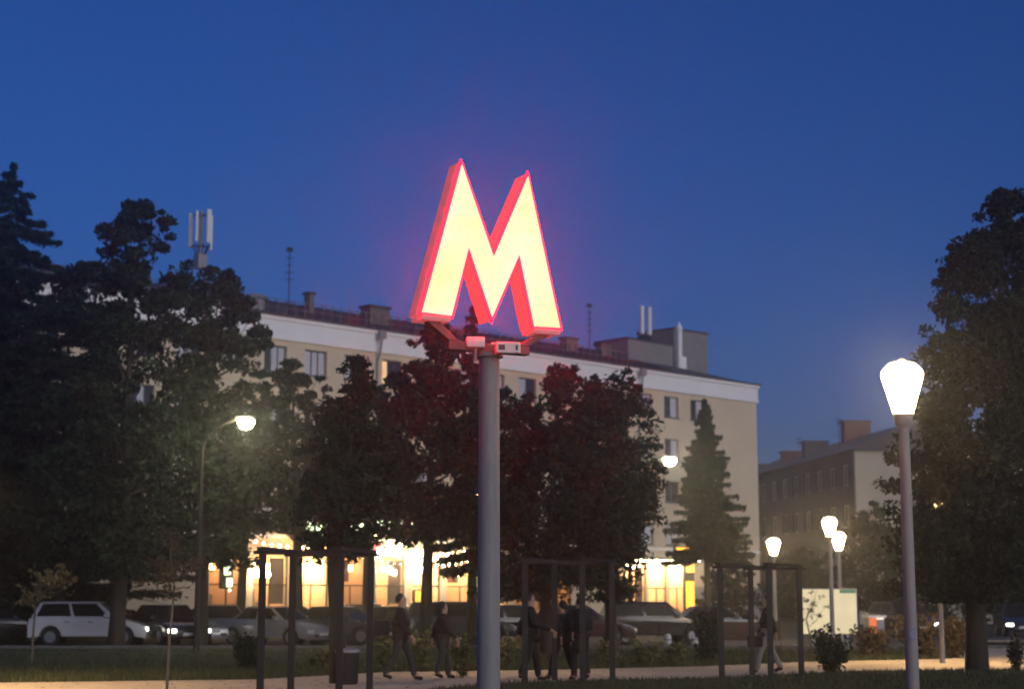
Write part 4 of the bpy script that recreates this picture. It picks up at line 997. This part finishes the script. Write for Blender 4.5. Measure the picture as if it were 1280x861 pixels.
def person(label, loc, rz, top, bottom, H=1.74, stride=.3, coat=None, swing=.22, hair_len=.0, bend=(.0, .0), head_yaw=0, group='people on the park path'):
    t = thing('person', label, 'person', loc, rz, group); k = H/1.75
    V = []; E = []; Rd = []
    def v(x, y, z, r): V.append((x*k, y*k, z*k)); Rd.append((r*k, r*k) if not hasattr(r, '__len__') else (r[0]*k, r[1]*k)); return len(V)-1
    def e(a, b): E.append((a, b))
    pel = v(0, 0, .95, .125); sp = v(.01, 0, 1.12, .115); ch = v(.015, 0, 1.32, .13); nk = v(.02, 0, 1.47, .055); hb = v(.035, 0, 1.57, .075); hc = v(.03, 0, 1.66, .088); ht = v(.025, 0, 1.735, .05)
    for a, b in ((pel, sp), (sp, ch), (ch, nk), (nk, hb), (hb, hc), (hc, ht)): e(a, b)
    ns = v(.125, 0, 1.615, .014); e(hb, ns)
    J = {}
    for s in (-1, 1):
        st_ = stride*s; sw = -swing*s
        hp = v(0, s*.095, .90, .092); kn = v(.05 + st_*.45, s*.10, .50, .060)
        lift = .05 if st_ < 0 else 0
        an = v(st_, s*.10, .10 + lift, .042); he = v(st_-.04, s*.10, .045 + lift, .035); to = v(st_+.16, s*.115, .028 + lift*.2, .030)
        e(pel, hp); e(hp, kn); e(kn, an); e(an, he); e(an, to)
        sh = v(.0, s*.185, 1.42, .062); el = v(-.04 + sw*.45, s*.245, 1.14, .045); wr = v(.04 + sw*1.1 + bend[(s+1)//2]*.22, s*.235, .90 + bend[(s+1)//2]*.20, .030)
        pm = v(.055 + sw*1.2 + bend[(s+1)//2]*.27, s*.232, .84 + bend[(s+1)//2]*.20, (.018, .036))
        e(ch, sh); e(sh, el); e(el, wr); e(wr, pm)
        b0 = V[pm]; bx, by, bz = b0[0]/k, b0[1]/k, b0[2]/k
        for j, (dx, ln) in enumerate(((.030, .070), (.011, .080), (-.009, .075), (-.028, .060))):
            k1 = v(bx+dx, by-.004*s, bz-.045, .0095); k2 = v(bx+dx+.006, by-.014*s, bz-.045-ln*.5, .0085); k3 = v(bx+dx+.010, by-.030*s, bz-.045-ln*.95, .007)
            e(pm, k1); e(k1, k2); e(k2, k3)
        t1 = v(bx+.045, by-.014*s, bz-.005, .011); t2 = v(bx+.062, by-.020*s, bz-.035, .0085); e(pm, t1); e(t1, t2)
        J[s] = (V[hp], V[kn], V[an], V[sh], V[el], V[wr], V[to], V[he])
    skin_mesh('body', V, E, Rd, M['skin'], t, 0, 1)
    def sv(p): return (p[0], p[1], p[2])
    # jacket
    jl = .86 if not coat else coat
    Vj = [(0, 0, 1.0*k), (.01*k, 0, 1.15*k), (.015*k, 0, 1.34*k), (.02*k, 0, 1.455*k), (0, 0, jl*k)]; Ej = [(0, 1), (1, 2), (2, 3), (0, 4)]
    Rj = [(.155*k, .185*k), (.150*k, .180*k), (.155*k, .19*k), (.072*k, .085*k), (.165*k, .20*k)]
    for s in (-1, 1):
        b = len(Vj); sh, el, wr = J[s][3], J[s][4], J[s][5]; Vj += [sh, el, wr]; Ej += [(2, b), (b, b+1), (b+1, b+2)]; Rj += [(.082*k,)*2, (.064*k,)*2, (.046*k,)*2]
    skin_mesh('coat' if coat else 'jacket', Vj, Ej, Rj, M[top], t, 0, 2)
    Vt = [(0, 0, .97*k)]; Et = []; Rt = [(.135*k, .165*k)]
    for s in (-1, 1):
        b = len(Vt); hp, kn, an = J[s][:3]; Vt += [hp, kn, (an[0] - .01, an[1], an[2] - .035)]; Et += [(0, b), (b, b+1), (b+1, b+2)]; Rt += [(.108*k,)*2, (.080*k,)*2, (.066*k,)*2]
    skin_mesh('trousers', Vt, Et, Rt, M[bottom], t, 0, 2)
    for s in (-1, 1):
        an, to, he = J[s][2], J[s][6], J[s][7]
        skin_mesh('shoe', [he, (an[0]+.02, an[1], an[2]-.035), to], [(0, 1), (1, 2)], [(.046*k,)*2, (.050*k,)*2, (.040*k,)*2], M['cloth_black'], t, 0, 2)
    q = MB(); n_ = 9; prof = [(.098*k*math.sin(math.pi*i_/n_) + .001, -.105*k*math.cos(math.pi*i_/n_)) for i_ in range(n_+1)]
    q.lathe(prof, 14); q.v = [(x_*1.0 - .022*k, y_*.93, z_ + 1.668*k - (.10 if False else 0) - (.0 if x_ > 0 else .35*abs(x_))) for x_, y_, z_ in q.v]; q.build('hair', M['hair'], t, smooth=True)
    if hair_len:
        q = MB(); q.lathe([(.03*k, -hair_len*k-.06*k), (.07*k, -hair_len*k), (.08*k, 0), (.04*k, .06*k)], 12, (-.045*k, 0, 1.62*k)); q.build('hair', M['hair'], t, smooth=True)
    for s in (-1, 1):
        q = MB(); q.lathe([(.002, -.011*k), (.009*k, -.006*k), (.011*k, 0), (.009*k, .006*k), (.002, .011*k)], 8, (.108*k, s*.034*k, 1.645*k)); q.build('eye', M['black_plastic'], t, smooth=True)
        q = MB(); q.lathe([(.004, -.03*k), (.016*k, -.012*k), (.018*k, .014*k), (.004, .03*k)], 8, (.03*k, s*.092*k, 1.625*k)); q.build('ear', M['skin'], t, smooth=True)
    q = MB(); q.box(.098*k, .112*k, -.022*k, .022*k, 1.575*k, 1.583*k); q.build('mouth', M['cloth_maroon'], t)
    return t
g = G(500, 850); person('person in a maroon jacket and grey trousers striding towards the metro post', (g.x, g.y, .006), -.15, 'cloth_maroon', 'cloth_grey', 1.76, .30)
gb = thing('shoulder_bag', 'black shoulder bag hanging behind the person in maroon', 'bag', (g.x - .40, g.y - .12, .93), .2)
q = MB(); q.box(-.19, .19, -.08, .08, 0, .30); q.build('pouch', M['cloth_black'], gb, bevel=.05, smooth=True)
q = MB(); q.tube([(-.15, 0, .28), (.10, .05, .50), (.36, .10, .54)], .012, 6); q.build('strap', M['cloth_black'], gb)
g = G(553, 848); person('person in a plum skirted coat walking just left of the metro post', (g.x, g.y, .006), .2, 'cloth_plum', 'cloth_grey', 1.60, .16, coat=.62, hair_len=.12)
g = G(662, 851); person('tall person all in black standing right of the metro post', (g.x, g.y, .006), .1, 'cloth_black', 'cloth_black', 1.78, .20, bend=(.6, .0))
g = G(704, 850); person('person in navy walking away beside the figure in a wide coat', (g.x, g.y + .3, .006), 2.4, 'cloth_navy', 'cloth_black', 1.62, .30, bend=(.4, .2))
g = G(726, 850); person('broad person in a long black coat inside the middle pergola', (g.x, g.y, .006), 2.0, 'cloth_black', 'cloth_black', 1.70, .14, coat=.55, bend=(.5, .5))
gb = thing('backpack', 'dark backpack on the person in the long black coat', 'backpack', (g.x + .06, g.y - .27, 1.02), 2.0 - math.pi/2)
q = MB(); q.box(-.17, .17, -.11, .10, 0, .46); q.build('pack', M['cloth_navy'], gb, bevel=.06, smooth=True)
q = MB(); q.box(-.12, .12, -.16, -.112, .05, .24); q.build('pocket', M['cloth_black'], gb, bevel=.02)
g = G(961, 841); person('person in a dark jacket and pale trousers stepping through the last pergola', (g.x, g.y, .006), 2.9, 'cloth_black', 'cloth_light', 1.74, .27, hair_len=.04)
gb = thing('handbag', 'dark maroon bag held low by the person in pale trousers', 'bag', (g.x - .33, g.y - .24, .60), .3)
q = MB(); q.box(-.17, .17, -.06, .06, 0, .24); q.build('pouch', M['cloth_maroon'], gb, bevel=.03)
q = MB(); q.tube([(-.11, 0, .23), (-.06, 0, .34), (.06, 0, .34), (.11, 0, .23)], .012, 6); q.build('strap', M['cloth_black'], gb)

# ------------------------------------------------------------------ misty volume added to make the lens glow round lamps
GLOW_HAZE = 0.0019
if GLOW_HAZE:
    m = bpy.data.materials.new('added_glow_air'); m.use_nodes = True; t = m.node_tree; t.nodes.clear()
    o = t.nodes.new('ShaderNodeOutputMaterial'); v = t.nodes.new('ShaderNodeVolumePrincipled')
    v.inputs['Density'].default_value = GLOW_HAZE; v.inputs['Color'].default_value = (.84, .91, 1.0, 1); v.inputs['Anisotropy'].default_value = .90
    t.links.new(v.outputs[0], o.inputs['Volume'])
    q = MB(); q.box(-2600, 2600, -320, 4100, -1.0, 26.0); q.build('added_glow_haze', m, kind='stuff')
